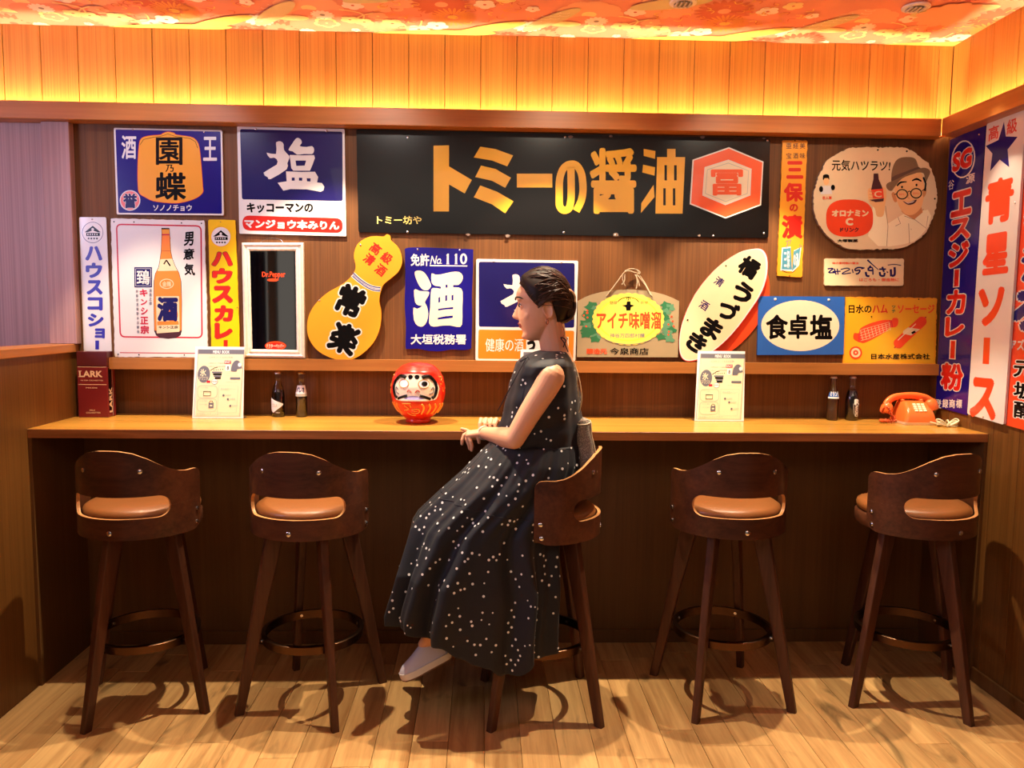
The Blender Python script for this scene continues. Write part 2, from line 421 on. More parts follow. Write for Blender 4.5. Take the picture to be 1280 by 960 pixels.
# ================================================================== THE ROOM
XW = -3.3; YF = -3.4
b = B().box(XW, XR+.05, YF, .08, -.04, -.012); b.box(XW, XR, YF, -2.3, -.012, 0); b.box(XW, XL-.12, -2.3, 0, -.012, 0)
floor = struct(b.make('floor', [W_FLOOR]), 'light oak plank floor')
pm = {}
x = XL; PWD = .1287
while x < XR-.01:
    y = 0 - random.random()*.5
    y1 = 0.0
    while y1 > -2.3:
        y0 = max(-2.3, y if y1 == 0 else y1-random.choice((.62, .78, .95)))
        if y1-y0 < .12: y0 = max(-2.3, y1-.12)
        if -2.3 < y0 < -2.15: y0 = -2.3
        key = round(y1-y0, 3); g = .0007
        k = B().box(x+g, x+PWD-g, y0+g, y1-g, -.011, -.0002+random.random()*.0004, bev=.0012)
        k.make('plank', W_FLOOR, floor, loc=None)
        y1 = y0
    x += PWD
b = B().box(XL-.005, XR+.05, 0, .05, -.01, CB, 1).box(XL-.005, XR+.05, .07, .12, CB, ZS-.02, 0).box(XL-.005, XR+.05, 0.0, .05, ZS-.02, ZB0+.02, 0)
b.box(XL-.005, XR+.05, .05, .07, CB-.02, CB-.001, 0)
b.box(XW, XL-.005, 0, .05, -.01, 1.34, 0); b.box(XW, XL-.005, 0, .05, 1.34, ZB0+.02, 2); b.box(XW, XR+.06, .008, .06, ZB0+.02, ZC, 0)
wall_back = struct(b.make('wall_back', [W_WALL, W_UNDER, W_PINK]), 'brown veneer back wall with amber boards above the beam')
x = -1.738-.1563*10
while x < XR-.01:
    x1 = min(x+.1563, XR)
    B().box(x+.0012, x1-.0012, 0, .008, ZB0+.03, ZC-.001, bev=.002).make('plank', W_PANEL, wall_back)
    x += .1563
b = B().box(XR+.008, XR+.06, YF, .05, 0, ZC)
wall_right = struct(b.make('wall_right', [W_LEFT]), 'right hand wall of vertical boards')
y = .0
for k in range(19):
    y1 = y-.157 if k else -.127
    B().box(XR, XR+.008, y1+.0009, y-.0009, .0, ZB0+.02, bev=.0016).make('plank', W_LEFT, wall_right)
    B().box(XR, XR+.008, y1+.0012, y-.0012, ZB0+.03, ZC-.001, bev=.002).make('plank', W_PANEL, wall_right)
    y = y1
part = B().box(XL-.12, XL, -2.2, 0, 0, 1.333)
wl = struct(part.make('wall_left', [W_LEFT]), 'low brown partition on the left')
B().box(XL-.13, XL+.008, -2.2, -.0, 1.333, 1.369, bev=.003).make('cap_rail', W_BEAMY, wl)
struct(B().box(-1.885, -1.768, -.04, 0, 1.3695, ZB0-.001, bev=.002).make('trim_1', W_PINK), 'pale mauve pilaster at the left end of the sign wall')
struct(B().box(XW, XW+.05, YF, 0, 0, ZC).make('wall_far_left', W_PINK))
ceiling = struct(B().box(XW, XR+.05, YF-.6, .05, ZC, ZC+.04).make('ceiling', mat('coral ceiling paper', rgb(236, 158, 134), .6, mottle=.06)), 'ceiling papered with a flower print')
# beam with the cove light behind it
bm = B().box(XW, XR-.08, -.08, -.056, ZB0, ZB1, 0, bev=.002); bm.box(XW, XR-.056, -.056, -.001, ZB0, ZB0+.014, 0)
beam = struct(bm.make('trim_2', [W_BEAM]), 'reddish brown cove beam across the back wall')
bm = B().box(XR-.08, XR-.056, YF, -.0805, ZB0, ZB1, 0, bev=.002).box(XR-.056, XR-.0005, YF, -.056, ZB0, ZB0+.014)
beam2 = struct(bm.make('trim_3', [W_BEAMY]), 'reddish brown cove beam along the right wall')
LED = mat('amber cove led', (1, .7, .1), .5, emit=(1, .82, .46), es=130)
B().box(XW, XR-.09, -.05, -.038, ZB0+.0142, ZB0+.022).make('led_strip', LED, beam)
B().box(XR-.05, XR-.038, YF, -.06, ZB0+.0142, ZB0+.022).make('led_strip', LED, beam2)
struct(B().box(-1.768, XR, -.04, .069, ZS-.05, ZS-.0215, bev=.0).box(-1.768, XR, -.04, -.0005, ZS-.0215, ZS, bev=0).make('trim_4', W_WALLH), 'brown ledge the wall signs stand on')
struct(B().box(XL+.013, XR-.013, -.012, 0, 0, .061, bev=.002).make('baseboard_back', W_UNDER))
struct(B().box(XR-.012, XR-.0003, YF, -CD-.001, 0, .061, bev=.002).make('baseboard_right', W_UNDER))

# counter
ctr = thing('bar_counter', 'long wooden bar counter with golden top running wall to wall', 'counter', (.1, -.2, 0))
B().box(XL+.0005, XR-.0005, -CD+.0015, .0695, CT-.012, CT).make('counter_top', W_CTR, ctr)
B().box(XL+.0005, XR-.0005, -CD, -CD+.03, CB, CT-.0005, bev=.0015).make('edge_strip', W_CTRE, ctr, label='darker front edge')
B().box(XL+.0005, XR-.0005, -CD+.03, -.0005, CB+.002, CT-.012).make('underside', W_UNDER, ctr)
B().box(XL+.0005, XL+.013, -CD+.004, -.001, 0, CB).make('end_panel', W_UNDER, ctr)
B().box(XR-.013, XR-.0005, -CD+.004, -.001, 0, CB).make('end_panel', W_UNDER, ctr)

# ceiling print: flowers on real paper, drawn in metres on the ceiling plane
PETW = mat('print white petals', rgb(255, 248, 236), .6); PETC = mat('print cream petals', rgb(255, 236, 170), .6)
PETP = mat('print peach petals', rgb(248, 188, 152), .6); PETR = mat('print dark coral petals', rgb(214, 112, 88), .6)
PETK = mat('print coral rose', rgb(242, 162, 136), .6); PETY = mat('print yellow field', rgb(255, 222, 120), .6)
PETO = mat('print orange scroll', rgb(240, 170, 96), .6); PETG = mat('print pale green band', rgb(222, 214, 164), .6)
PETS = mat('print grey hearts', rgb(150, 150, 140), .6)
PM = [PETW, PETC, PETP, PETR, PETK, PETY, PETO, PETG, PETS]
cb = B(); CL = [0, 0]
def cpoly(loop, m, bump=True):
    if bump: CL[0] += 1
    CL[1] = 0 if bump else CL[1]+1
    z = ZC-.0006-(CL[0] % 90)*.00006-CL[1]*2.0e-6
    vs, tri = tess([loop])
    cb.add([(min(x, XR-.001), min(y, -.0005), z) for x, y in vs], tri, m)
def petals(cx, cy, r, n, m, wr=.9, core=None, inner=.0, r0=0):
    CL[0] += 1
    for k in range(n):
        a = r0+360*k/n; ca, sa = math.cos(math.radians(a)), math.sin(math.radians(a))
        w = r*wr*math.pi/n
        cpoly(ell(cx+ca*(r+inner)/2, cy+sa*(r+inner)/2, (r-inner)/2, w, 12, rot=a), m, False)
    if core is not None: cpoly(ell(cx, cy, r*.22, r*.22, 12), core)
def plum(cx, cy, r, m, core=3): 
    CL[0] += 1
    for k in range(5):
        a = 2*PI*k/5+.3
        cpoly(ell(cx+math.cos(a)*r*.55, cy+math.sin(a)*r*.55, r*.48, r*.48, 12), m, False)
    cpoly(ell(cx, cy, r*.16, r*.16, 8), core)
def line(pts, w, m):
    P = [Vector(p) for p in pts]; CL[0] += 1; z = ZC-.0006-(CL[0] % 90)*.00006; L = []; R = []
    for i in range(len(P)):
        d = (P[min(i+1, len(P)-1)]-P[max(i-1, 0)]).normalized(); nn = Vector((-d.y, d.x))*w/2
        for q, S in ((P[i]+nn, L), (P[i]-nn, R)): S.append((min(q.x, XR-.001), min(q.y, -.0005), z))
    n = len(P); cb.add(L+R, [(i, i+1, n+i+1, n+i) for i in range(n-1)], m)
def scurve(x, y, dx, dy, c, w, m):
    line([(x+dx*t/8-dy*c*math.sin(PI*t/8), y+dy*t/8+dx*c*math.sin(PI*t/8)) for t in range(9)], w, m)
PER = 1.12
for rep in range(-3, 2):
    ox = 1.117+rep*PER
    for yy, fl in ((0, 1), (-.62, -1)):
        X = lambda x: ox+x*fl
        cpoly(ell(X(-.22), yy-.01, .27, .042, 30, rot=-5*fl), 5); cpoly(ell(X(.02), yy-.09, .17, .040, 24, rot=-28*fl), 5); cpoly(ell(X(.33), yy-.16, .07, .03, 20), 1)
        cpoly(ell(X(.27), yy-.20, .17, .042, 24, rot=-52*fl), 7); cpoly(ell(X(.72), yy-.40, .16, .05, 24, rot=-20*fl), 7)
        for k in range(7):     # wave scales on the pale band
            for j in range(3): line([(X(.18+.035*k+.02*math.cos(t)), yy-.12-.035*k-.03*j+.012*math.sin(t)) for t in (0, .5, 1, 1.6, 2.1, 2.6, 3.1)], .0025, 0)
        petals(X(.25), yy-.01, .12, 24, 3, .8, 4); petals(X(.25), yy-.01, .075, 16, 4, .8, 3)
        petals(X(.42), yy-.26, .14, 9, 2, 1.3, 1); plum(X(.46), yy-.10, .16, 4, 4); plum(X(.46), yy-.10, .055, 1, 4); plum(X(.46), yy-.10, .04, 4, 1)
        petals(X(-.40), yy-.36, .13, 12, 2, 1.1, 1); petals(X(.95), yy-.33, .12, 20, 3, .8, 2); petals(X(.68), yy-.06, .075, 18, 2, .8, 1); petals(X(-.66), yy-.19, .05, 14, 0, .9, 8); plum(X(.60), yy-.30, .045, 0, 3); plum(X(.0), yy-.34, .045, 0, 3); plum(X(.08), yy-.40, .04, 1, 3)
        for k in range(90):    # orange scrollwork
            a = random.random()*2*PI; px, py = X(-.45+random.random()*.62), yy-.14-random.random()*.3
            scurve(px, py, .035*math.cos(a), .035*math.sin(a), .5, .0045, random.choice((6, 6, 3, 5)))
        petals(X(0), yy-.03, .066, 13, 3, .7, 0); petals(X(.1), yy-.015, .034, 10, 3, .7, 4)
        petals(X(-.13), yy-.2, .10, 26, 6, .5, 5, .03)
        petals(X(.18), yy-.115, .065, 14, 0, .9, 8); petals(X(.36), yy-.0, .036, 9, 0, 1, 0)
        plum(X(-.28), yy-.055, .048, 0, 3); plum(X(-.20), yy-.10, .048, 0, 3); plum(X(-.385), yy-.115, .05, 1, 3)
        plum(X(-.43), yy-.05, .046, 2, 1); plum(X(-.435), yy-.195, .042, 2, 1); plum(X(-.50), yy-.125, .04, 1, 3)
        plum(X(.565), yy-.15, .04, 1, 3); plum(X(-.55), yy-.03, .02, 0, 3); plum(X(.19), yy-.31, .03, 0, 3)
        for (a0, a1, dx, dy, c) in ((-.33, -.02, -.12, -.14, .3), (-.36, -.07, .1, -.09, .3), (-.50, -.07, .05, -.16, -.3), (-.45, -.03, .13, -.06, .5), (-.52, -.12, -.06, -.14, .4)):
            scurve(X(a0), yy+a1, dx*fl, dy, c, .008, 1)
pr = cb.make('flower_print', PM, ceiling, label='flower print of coral, cream and white blossoms'); pr['kind'] = 'stuff'
for i, (x, y) in enumerate(((.759, -.421), (1.666, -.431))):
    t = thing('downlight', ['round recessed spotlight in the flowered ceiling, left of the two', 'round recessed spotlight in the flowered ceiling, right of the two by the corner'][i], 'light', (x, y, ZC-.012), 'round downlights in the flowered ceiling')
    B().lathe([(.052, ZC-.004), (.052, ZC-.010), (.048, ZC-.012), (.036, ZC-.012), (.034, ZC-.004)], 28, x, y, cap=True).make('trim_ring', mat('white painted ring', (.85, .83, .8), .4), t, smooth=40)
    B().lathe([(.033, ZC-.0122), (.02, ZC-.015), (.004, ZC-.016)], 24, x, y).make('reflector', mat('dark lamp grille', rgb(70, 74, 76), .3, metal=.6), t, smooth=40)
    for k in range(4):
        B().box(x-.03+k*.017, x-.024+k*.017, y-.026, y+.026, ZC-.018, ZC-.0125).make('louvre', mat('pale louvre', (.6, .6, .6), .4), t)

# the part of the room behind the camera that the little mirror shows
def wavy(x0, x1, y, z0, z1, amp, n):
    b = B(); m = 60; top = [(lerp(x0, x1, k/m), y+amp*math.sin(2*PI*n*k/m)) for k in range(m+1)]
    b.add([(x, yy, z) for x, yy in top for z in (z0, z1)]+[(x, yy-.006, z) for x, yy in top for z in (z0, z1)], [(2*k, 2*k+2, 2*k+3, 2*k+1) for k in range(m)]+[(2*(m+1)+2*k, 2*(m+1)+2*k+1, 2*(m+1)+2*k+3, 2*(m+1)+2*k+2) for k in range(m)]); return b
c = wavy(-2.62, -2.30, -5.0, .2, 2.15, .02, 5).make('curtain', mat('navy noren cloth', rgb(34, 40, 70), .8), smooth=180); tag(c, 'navy cloth curtain seen only in the mirror, behind the camera', 'curtain')
struct(B().box(-3.4, -2.62, -5.6, -5.55, 0, 2.7).box(-3.4, -1.2, -5.6, -5.55, 2.2, 2.7).make('wall_front', mat('cream plaster', rgb(214, 206, 180), .8)))
struct(B().box(-2.28, -2.20, -5.1, -5.0, 0, 2.5).box(-1.95, -1.86, -4.9, -4.8, 0, 2.5).box(-2.28, -1.86, -5.1, -4.8, 2.2, 2.32).make('trim_5', mat('grey painted post', rgb(96, 88, 80), .6)))

# ================================================================== THE SIGNS
SAL = {}
def sign(name, label, T, outline, mats, **k): k.setdefault('group', 'old shop signs on the walls'); return Plate(name, label, 'sign', k.pop('mapf', MB_), outline, mats, T=T, **k)
def col_text(P, part, m, items, bold=.03, outline=None, nb=8):
    for ch, q in items: P.text(part, m, ch, q, bold, nb, outline)
def house(P, cx, cy, r, ring):
    P.poly('emblem', WHITE, ell(cx, cy, r, r)); 
    P.stroke('emblem', ring, ell(cx, cy, r, r), 3, closed=True)
    P.poly('emblem', BLK, [(cx-r*.78, cy-r*.02), (cx, cy-r*.66), (cx+r*.78, cy-r*.02), (cx+r*.5, cy-r*.02), (cx, cy-r*.2), (cx-r*.5, cy-r*.02)])
    P.poly('emblem', BLK, rbox(cx-r*.62, cy+r*.04, cx+r*.7, cy+r*.34)); P.poly('emblem', WHITE, ell(cx, cy-r*.3, r*.13, r*.13, 12))
    for k in range(5): P.poly('emblem', WHITE, rbox(cx-r*.5+k*r*.22, cy+r*.1, cx-r*.42+k*r*.22, cy+r*.26))
    for k in range(4): P.poly('emblem', BLK, ell(cx-r*.4+k*r*.27, cy+r*.58, r*.09, r*.09, 8))
# A navy sake sign with barrel
S = sign('enamel_sign', 'square navy enamel sign with a yellow barrel shape and black lettering', (5.818, 80, 140), rquad([(362, 115), (1150, 132), (1162, 752), (383, 745)], 12), [WHITE])
S.poly('ground', NAVY, rquad([(374, 127), (1138, 143), (1149, 740), (396, 733)], 9))
br = smooth2([(565, 190), (620, 172), (700, 165), (718, 155), (755, 143), (800, 152), (820, 165), (920, 180), (962, 205), (985, 260), (1000, 400), (1010, 540), (1012, 580), (985, 612), (930, 640), (840, 662), (760, 662), (650, 648), (590, 620), (548, 592), (537, 540), (535, 400), (545, 240)], 3)
S.poly('barrel_print', GOLD, br); S.stroke('barrel_print', RED, br, 3, closed=True)
S.stroke('barrel_print', BLK, [(552, 240), (578, 200), (650, 184), (700, 178), (755, 160), (812, 178), (915, 193), (955, 215), (972, 262)], 3)
S.text('lettering', BLK, '園', (668, 185, 862, 385), .018); S.text('lettering', BLK, '乃', (738, 382, 798, 436), .02); S.text('lettering', BLK, '蝶', (664, 438, 888, 642), .025)
S.text('lettering', WHITE, '酒', (418, 170, 525, 342), .02); S.text('lettering', WHITE, '王', (1012, 180, 1112, 355), .02); S.text('lettering', WHITE, 'ソノノチョウ', (648, 674, 930, 720), .025)
S.poly('seal', WHITE, ell(480, 643, 75, 75)); S.poly('seal', mat('seal rose', rgb(222, 110, 110), .4), ell(480, 643, 68, 68)); S.text('seal', DNAVY, '誉', (430, 592, 532, 700), .04, outline=(WHITE, .03))
S.dots('nail', METAL, [(500, 128), (1018, 146)], .004); S.done()
# B white pepper strip
S = sign('enamel_sign', 'narrow white upright sign with blue katakana left of the bottle sign', (4.8, 80, 260), rquad([(90, 55), (252, 55), (287, 890), (120, 888)], 10), [WHITE], front=.008)
house(S, 172, 147, 62, DNAVY)
col_text(S, 'lettering', mat('cobalt print', rgb(34, 26, 150), .3), [('ハ', (127, 228, 230, 316)), ('ウ', (130, 328, 230, 420)), ('ス', (135, 432, 232, 520)), ('コ', (140, 535, 233, 615)), ('シ', (142, 632, 238, 712)), ('ョ', (184, 722, 245, 782))], .055)
S.poly('lettering', MATS['cobalt print'], rbox(188, 795, 210, 848)); S.dots('nail', METAL, [(170, 68)], .004); S.done()
# C sake bottle sign
S = sign('enamel_sign', 'tall white sign with a printed orange sake bottle and red frame', (4.8, 80, 260), rag(rquad([(280, 62), (843, 75), (862, 895), (305, 893)], 10), 4, 20), [WHITE])
S.stroke('red_frame', CRIM, rquad([(315, 98), (822, 108), (828, 778), (338, 773)], 30), 9, closed=True); S.stroke('red_frame', CRIM, [(335, 868), (842, 872)], 5)
bot = [(585, 122), (632, 122), (634, 150), (640, 260), (652, 310), (668, 350), (690, 390), (702, 440), (706, 560), (705, 740), (694, 765), (670, 778), (625, 783), (580, 778), (556, 765), (543, 740), (538, 560), (540, 440), (548, 395), (568, 355), (576, 310), (583, 260), (587, 150)]
S.poly('bottle_print', BOTG, bot); S.poly('bottle_print', GOLD, rbox(586, 130, 634, 154)); S.poly('bottle_print', BLK, rbox(585, 120, 632, 128))
S.poly('bottle_print', CRIM, [(588, 156), (634, 156), (640, 186), (586, 186)]); S.poly('bottle_print', BOTG, [(587, 164), (635, 164), (640, 186), (586, 186)])
S.poly('bottle_print', CREAM, [(575, 308), (652, 304), (668, 352), (684, 376), (560, 378), (569, 350)]); S.text('bottle_print', BLK, 'へ', (596, 310, 640, 350), .04)
S.stroke('bottle_print', MAR, [(583, 258), (640, 258)], 2)
S.poly('bottle_print', MAR, [(543, 735), (706, 735), (700, 762), (670, 779), (625, 784), (580, 779), (552, 764)]); S.poly('bottle_print', CREAM, rquad([(552, 530), (690, 528), (694, 742), (556, 752)], 6))
S.poly('bottle_print', BOTG, rquad([(558, 680), (686, 678), (690, 700), (560, 704)], 2)); S.poly('bottle_print', BOTG, ell(650, 640, 34, 44))
S.text('bottle_print', DNAVY, '酒', (558, 532, 684, 682), .06); S.text('bottle_print', BLK, 'キンシ正宗', (568, 706, 684, 724), .03)
S.stroke('bottle_print', CREAM, ell(616, 455, 40, 28), 5, closed=True); S.text('bottle_print', CREAM, '金鵄', (590, 440, 642, 472), .02)
S.stroke('bottle_print', BLK, bot, 2.4, closed=True)
col_text(S, 'lettering', BLK, [('男', [(722, 145), (780, 140), (776, 225), (718, 228)]), ('意', [(718, 244), (785, 240), (778, 308), (715, 312)]), ('気', [(722, 332), (776, 332), (788, 406), (720, 402)])], .03)
S.poly('seal', DNAVY, rbox(422, 355, 528, 476)); S.stroke('seal', WHITE, rbox(430, 364, 520, 467), 3, closed=True); S.text('seal', WHITE, '鵄', (436, 372, 514, 460), .015); pass
col_text(S, 'lettering', CRIM, [('キ', (453, 486, 502, 532)), ('ン', (460, 546, 500, 582)), ('シ', (460, 596, 503, 640)), ('正', (457, 652, 506, 698)), ('宗', (458, 705, 510, 755))], .04)
for k, c in enumerate('清酒之雄'): S.text('lettering', GREY, c, (510, 486+k*25, 527, 506+k*25), .02)
for k, c in enumerate('京都伏見堀野本店醸造'): S.text('lettering', GREY, c, (430+k*.8, 490+k*27, 445+k*.8, 508+k*27), .02)
S.dots('nail', BLK, [(300, 82), (420, 84), (705, 90), (825, 92), (325, 878), (450, 880), (722, 882)], .003); S.done()
# D yellow curry strip
S = sign('enamel_sign', 'narrow bright yellow upright sign with red katakana right of the bottle sign', (4.8, 80, 260), rag(rquad([(865, 70), (1028, 72), (1056, 892), (886, 890)], 10), 3, 30), [LEMON], front=.008)
house(S, 941, 172, 59, GOLD)
col_text(S, 'lettering', RED, [('ハ', (886, 262, 1012, 348)), ('ウ', (890, 362, 1010, 452)), ('ス', (890, 468, 1012, 568)), ('カ', (903, 585, 1014, 680)), ('レ', (905, 690, 1010, 785))], .055, outline=(MAR, .02))
S.poly('lettering', RED, rbox(958, 792, 982, 860)); S.dots('nail', METAL, [(940, 84), (1040, 596)], .003); S.done()
# E salt / mirin sign
SALT = [[(330, 235), (338, 224), (355, 219), (375, 225), (388, 245), (390, 285), (425, 325), (430, 345), (415, 385), (410, 430), (290, 503), (268, 490), (236, 455), (335, 395), (335, 355), (310, 342), (285, 345), (260, 305), (330, 315)],
        [(423, 285), (450, 240), (478, 200), (500, 195), (520, 212), (522, 235), (508, 256), (560, 262), (600, 256), (616, 278), (612, 302), (598, 315), (540, 314), (490, 320), (455, 295)]]
SALTH = [[[(432, 322), (530, 325), (615, 323), (622, 345), (604, 395), (585, 440), (460, 440), (445, 422)], [(476, 364), (556, 364), (545, 402), (482, 404)]],
         [[(405, 445), (520, 450), (622, 448), (646, 488), (638, 528), (675, 533), (692, 560), (686, 588), (665, 598), (560, 580), (440, 578), (385, 590), (342, 530), (410, 520)], [(448, 492), (470, 492), (470, 515), (448, 515)], [(502, 492), (528, 494), (526, 516), (502, 514)], [(560, 496), (590, 498), (588, 522), (562, 520)]]]
S = sign('enamel_sign', 'navy and white enamel sign with a large white kanji and red pill at the foot', (6, 290, 140), rquad([(38, 108), (843, 128), (857, 932), (55, 912)], 8), [WHITE])
S.poly('ground', DNAVY, rquad([(60, 128), (828, 148), (830, 668), (75, 655)], 16))
for l in SALT: S.poly('lettering', WHITE, smooth2(l, 2))
for g in SALTH: S.poly('lettering', WHITE, g)
S.text('lettering', BLK, 'キッコーマンの', (110, 680, 608, 756), .05)
S.poly('red_pill', RED, rquad([(78, 775), (830, 797), (832, 908), (80, 888)], 55)); S.text('lettering', WHITE, 'マンジョウ本みりん', [(92, 800), (806, 818), (806, 886), (92, 872)], .05)
S.dots('nail', METAL, [(178, 128), (708, 142)], .005); S.done()
# F long black soy sauce sign
S = sign('enamel_sign', 'long black enamel sign with big yellow lettering and an orange hexagon', (4.741, 440, 150), rag(rquad([(25, 55), (2478, 110), (2468, 700), (38, 665)], 14), 2, 60), [BLK], front=.012)
for l in ([(483, 152), (575, 150), (575, 275), (710, 355), (668, 435), (575, 382), (575, 542), (483, 542)], [(760, 158), (850, 172), (955, 210), (920, 275), (830, 240), (722, 222)],
          [(765, 270), (850, 290), (942, 342), (908, 402), (830, 360), (730, 338)], [(760, 388), (860, 425), (957, 482), (908, 553), (830, 500), (722, 458)], [(977, 318), (1187, 318), (1187, 400), (977, 400)]):
    S.poly('lettering', YEL, l)
S.text('lettering', mat('pale yellow print', rgb(236, 214, 120), .3), 'トミー坊や', (148, 568, 412, 618), .02)
S.T = (4.571, 700, 150)
S.stroke('lettering', YEL, [(62, 268), (64, 380), (62, 460), (50, 505), (20, 515), (-2, 490), (-4, 430), (-2, 340), (18, 280), (52, 254), (92, 258), (120, 300), (130, 360), (130, 420), (118, 470), (92, 520)], 42, sub=5)
S.text('lettering', YEL, '醤', (170, 160, 438, 536), .028)
for l in ([(478, 165), (545, 177), (543, 222), (478, 205)], [(475, 255), (543, 270), (540, 318), (470, 300)], [(535, 370), (540, 440), (462, 532), (465, 475)]): S.poly('lettering', YEL, l)
S.poly('lettering', YEL, [[(555, 212), (612, 212), (612, 165), (660, 165), (660, 212), (715, 212), (700, 535), (545, 535)], [(597, 258), (611, 258), (611, 345), (597, 345)], [(652, 258), (667, 258), (667, 345), (652, 345)], [(590, 390), (604, 390), (604, 488), (590, 488)], [(645, 390), (659, 390), (659, 488), (645, 488)]])
S.poly('hexagon', WHITE, [(965, 155), (1163, 238), (1149, 487), (946, 563), (741, 481), (757, 227)]); S.poly('hexagon', VERM, [(965, 163), (1156, 243), (1142, 482), (946, 555), (749, 476), (765, 232)])
S.poly('hexagon', WHITE, [(963, 226), (1095, 279), (1088, 431), (945, 487), (813, 431), (826, 269)]); S.poly('hexagon', IVORY, [(963, 232), (1090, 282), (1083, 428), (945, 481), (818, 428), (831, 272)])
S.stroke('hexagon', LGREY, [(962, 246), (1078, 290), (1070, 420), (946, 466), (830, 420), (842, 284)], 4, closed=True)
S.text('hexagon', VERM, '冨', (862, 282, 1046, 432), .03)
for (x, y, r) in ((60, 96, 12), (290, 92, 9), (815, 98, 12), (1165, 104, 8), (320, 655, 14), (795, 660, 8), (-300, 662, 12), (-525, 655, 10)):
    S.poly('chipped_patch', RUST, [(x+r*(1+.4*random.random())*math.cos(t*PI/5), y+r*.6*(1+.4*random.random())*math.sin(t*PI/5)) for t in range(10)])
S.dots('nail', METAL, [(22, 643), (1165, 648), (320, 655), (875, 662), (1185, 118), (30, 98), (-870, 640), (-870, 100)], .005); S.done()
# G mirror
S = Plate('wall_mirror', 'narrow mirror in a white moulded frame with red lettering', 'mirror', MB_, rquad([(66, 100), (490, 100), (500, 893), (84, 887)], 2), [mat('cream frame paint', rgb(222, 206, 188), .45, bump=(60, .2))], front=.016, T=(5.486, 290, 285), partname='backing')
fr = S.root
def pt(x, y, off): S.T; return MB_(*S.tr([(x, y)])[0], off)
for nm, q, w in (('frame', [(66, 100), (490, 100), (500, 893), (84, 887)], 0),):
    prof = [(0, .016), (2, .026), (14, .030), (22, .024), (32, .022), (40, .026), (50, .024), (56, .0175)]
    cx, cy = 285, 495
    rings = []
    for (d, off) in prof:
        rings.append([pt(x+(d if x < cx else -d), y+(d if y < cy else -d), off) for x, y in q])
    B().loft(rings, cap=False).make('frame', MATS['cream frame paint'], fr)
S.t = .0165; S.poly('glass', mat('mirror glass', (.78, .8, .82), .03, metal=1), [(122, 152), (436, 152), (446, 846), (136, 842)])
S.text('lettering', RED2, 'Dr.Pepper', [(206, 300), (366, 296), (366, 350), (206, 346)], .03); S.poly('lettering', RED2, ell(280, 356, 40, 11, 16))
S.poly('lettering', RED, ell(298, 808, 74, 32)); S.stroke('lettering', ORG, ell(298, 808, 67, 26), 3, closed=True); S.text('lettering', IVORY, 'ドクターペッパー', (238, 794, 358, 824), .03)
S.done()
B().tube(smoothpath([pt(190, 104, .02), pt(215, 84, .016), pt(268, 70, .014), pt(330, 80, .016), pt(352, 104, .02)]), .0012, 5).make('hanging_wire', METAL, fr)
# H gourd
go = smooth2([(880, 92), (935, 62), (990, 55), (1040, 58), (1062, 42), (1085, 55), (1092, 85), (1130, 120), (1160, 175), (1166, 240), (1140, 300), (1090, 345), (1042, 385), (1022, 430), (1010, 500), (1024, 580), (1015, 680), (980, 770), (920, 840), (850, 890), (775, 908), (690, 895), (600, 850), (545, 790), (518, 720), (518, 640), (540, 570), (590, 500), (660, 440), (740, 395), (800, 350), (838, 300), (848, 260), (836, 190), (850, 130)], 4)
S = sign('gourd_sign', 'yellow gourd shaped sign leaning right with black brush lettering', (5.486, 290, 285), go, [GOLD, mat('gourd sign edge', rgb(150, 100, 24), .5)], front=.03, back=.001)
for off, m, w in ((0, WHITE, 36), (-11, NAVY, 7), (11, NAVY, 7), (0, NAVY, 4)):
    S.stroke('belt', m, [(828-off*.2+0, 318+off), (865, 352+off), (920, 392+off), (970, 414+off), (1018, 420+off)], w, sub=4)
def rotq(cx, cy, w, h, deg):
    c, s_ = math.cos(math.radians(deg)), math.sin(math.radians(deg))
    return [(cx+x*c-y*s_, cy+x*s_+y*c) for x, y in ((-w/2, -h/2), (w/2, -h/2), (w/2, h/2), (-w/2, h/2))]
S.text('lettering', BLK, '常', rotq(812, 500, 190, 215, 24), .055, outline=(WHITE, .045)); S.text('lettering', BLK, '楽', rotq(770, 757, 200, 215, 22), .055, outline=(WHITE, .045))
for ch, x, y in (('高', 985, 142), ('級', 1062, 205), ('清', 942, 214), ('酒', 1020, 288)): S.text('lettering', RED, ch, rotq(x, y, 74, 74, 38), .03)
S.dots('nail', METAL, [(882, 116), (600, 496)], .004); S.done()
# I navy licence 110 sign
S = sign('enamel_sign', 'navy enamel sign with fat white kanji and the number 110', (5.333, 495, 295), smooth2([(66, 82), (150, 76), (300, 80), (440, 86), (508, 90), (514, 110), (512, 250), (506, 400), (508, 560), (502, 720), (496, 752), (440, 760), (370, 756), (300, 768), (220, 766), (150, 752), (80, 752), (64, 740), (66, 600), (58, 450), (62, 300), (60, 120)], 3), [NAVY], front=.01)
S.text('lettering', WHITE, '免許', (98, 118, 222, 200), .025); S.text('lettering', WHITE, 'No', [(238, 132), (308, 132), (296, 186), (226, 190)], .01); S.poly('lettering', WHITE, rbox(284, 180, 306, 184))
for q in ((335, 118, 356, 188), (390, 118, 411, 188)): S.poly('lettering', WHITE, [(q[0], q[1]+10), (q[0]+8, q[1]), (q[2]-4, q[1]), (q[2]-4, q[3]-6), (q[2], q[3]), (q[0], q[3]), (q[0]+4, q[3]-6), (q[0]+4, q[1]+14)])
S.poly('lettering', WHITE, [ell(450, 152, 24, 36, 24), ell(450, 152, 10, 24, 18)]); S.stroke('lettering', WHITE, [(225, 197), (475, 200)], 7)
S.poly('lettering', IVORY, smooth2([(125, 240), (165, 232), (198, 255), (232, 320), (228, 345), (205, 362), (170, 350), (140, 300)], 3))
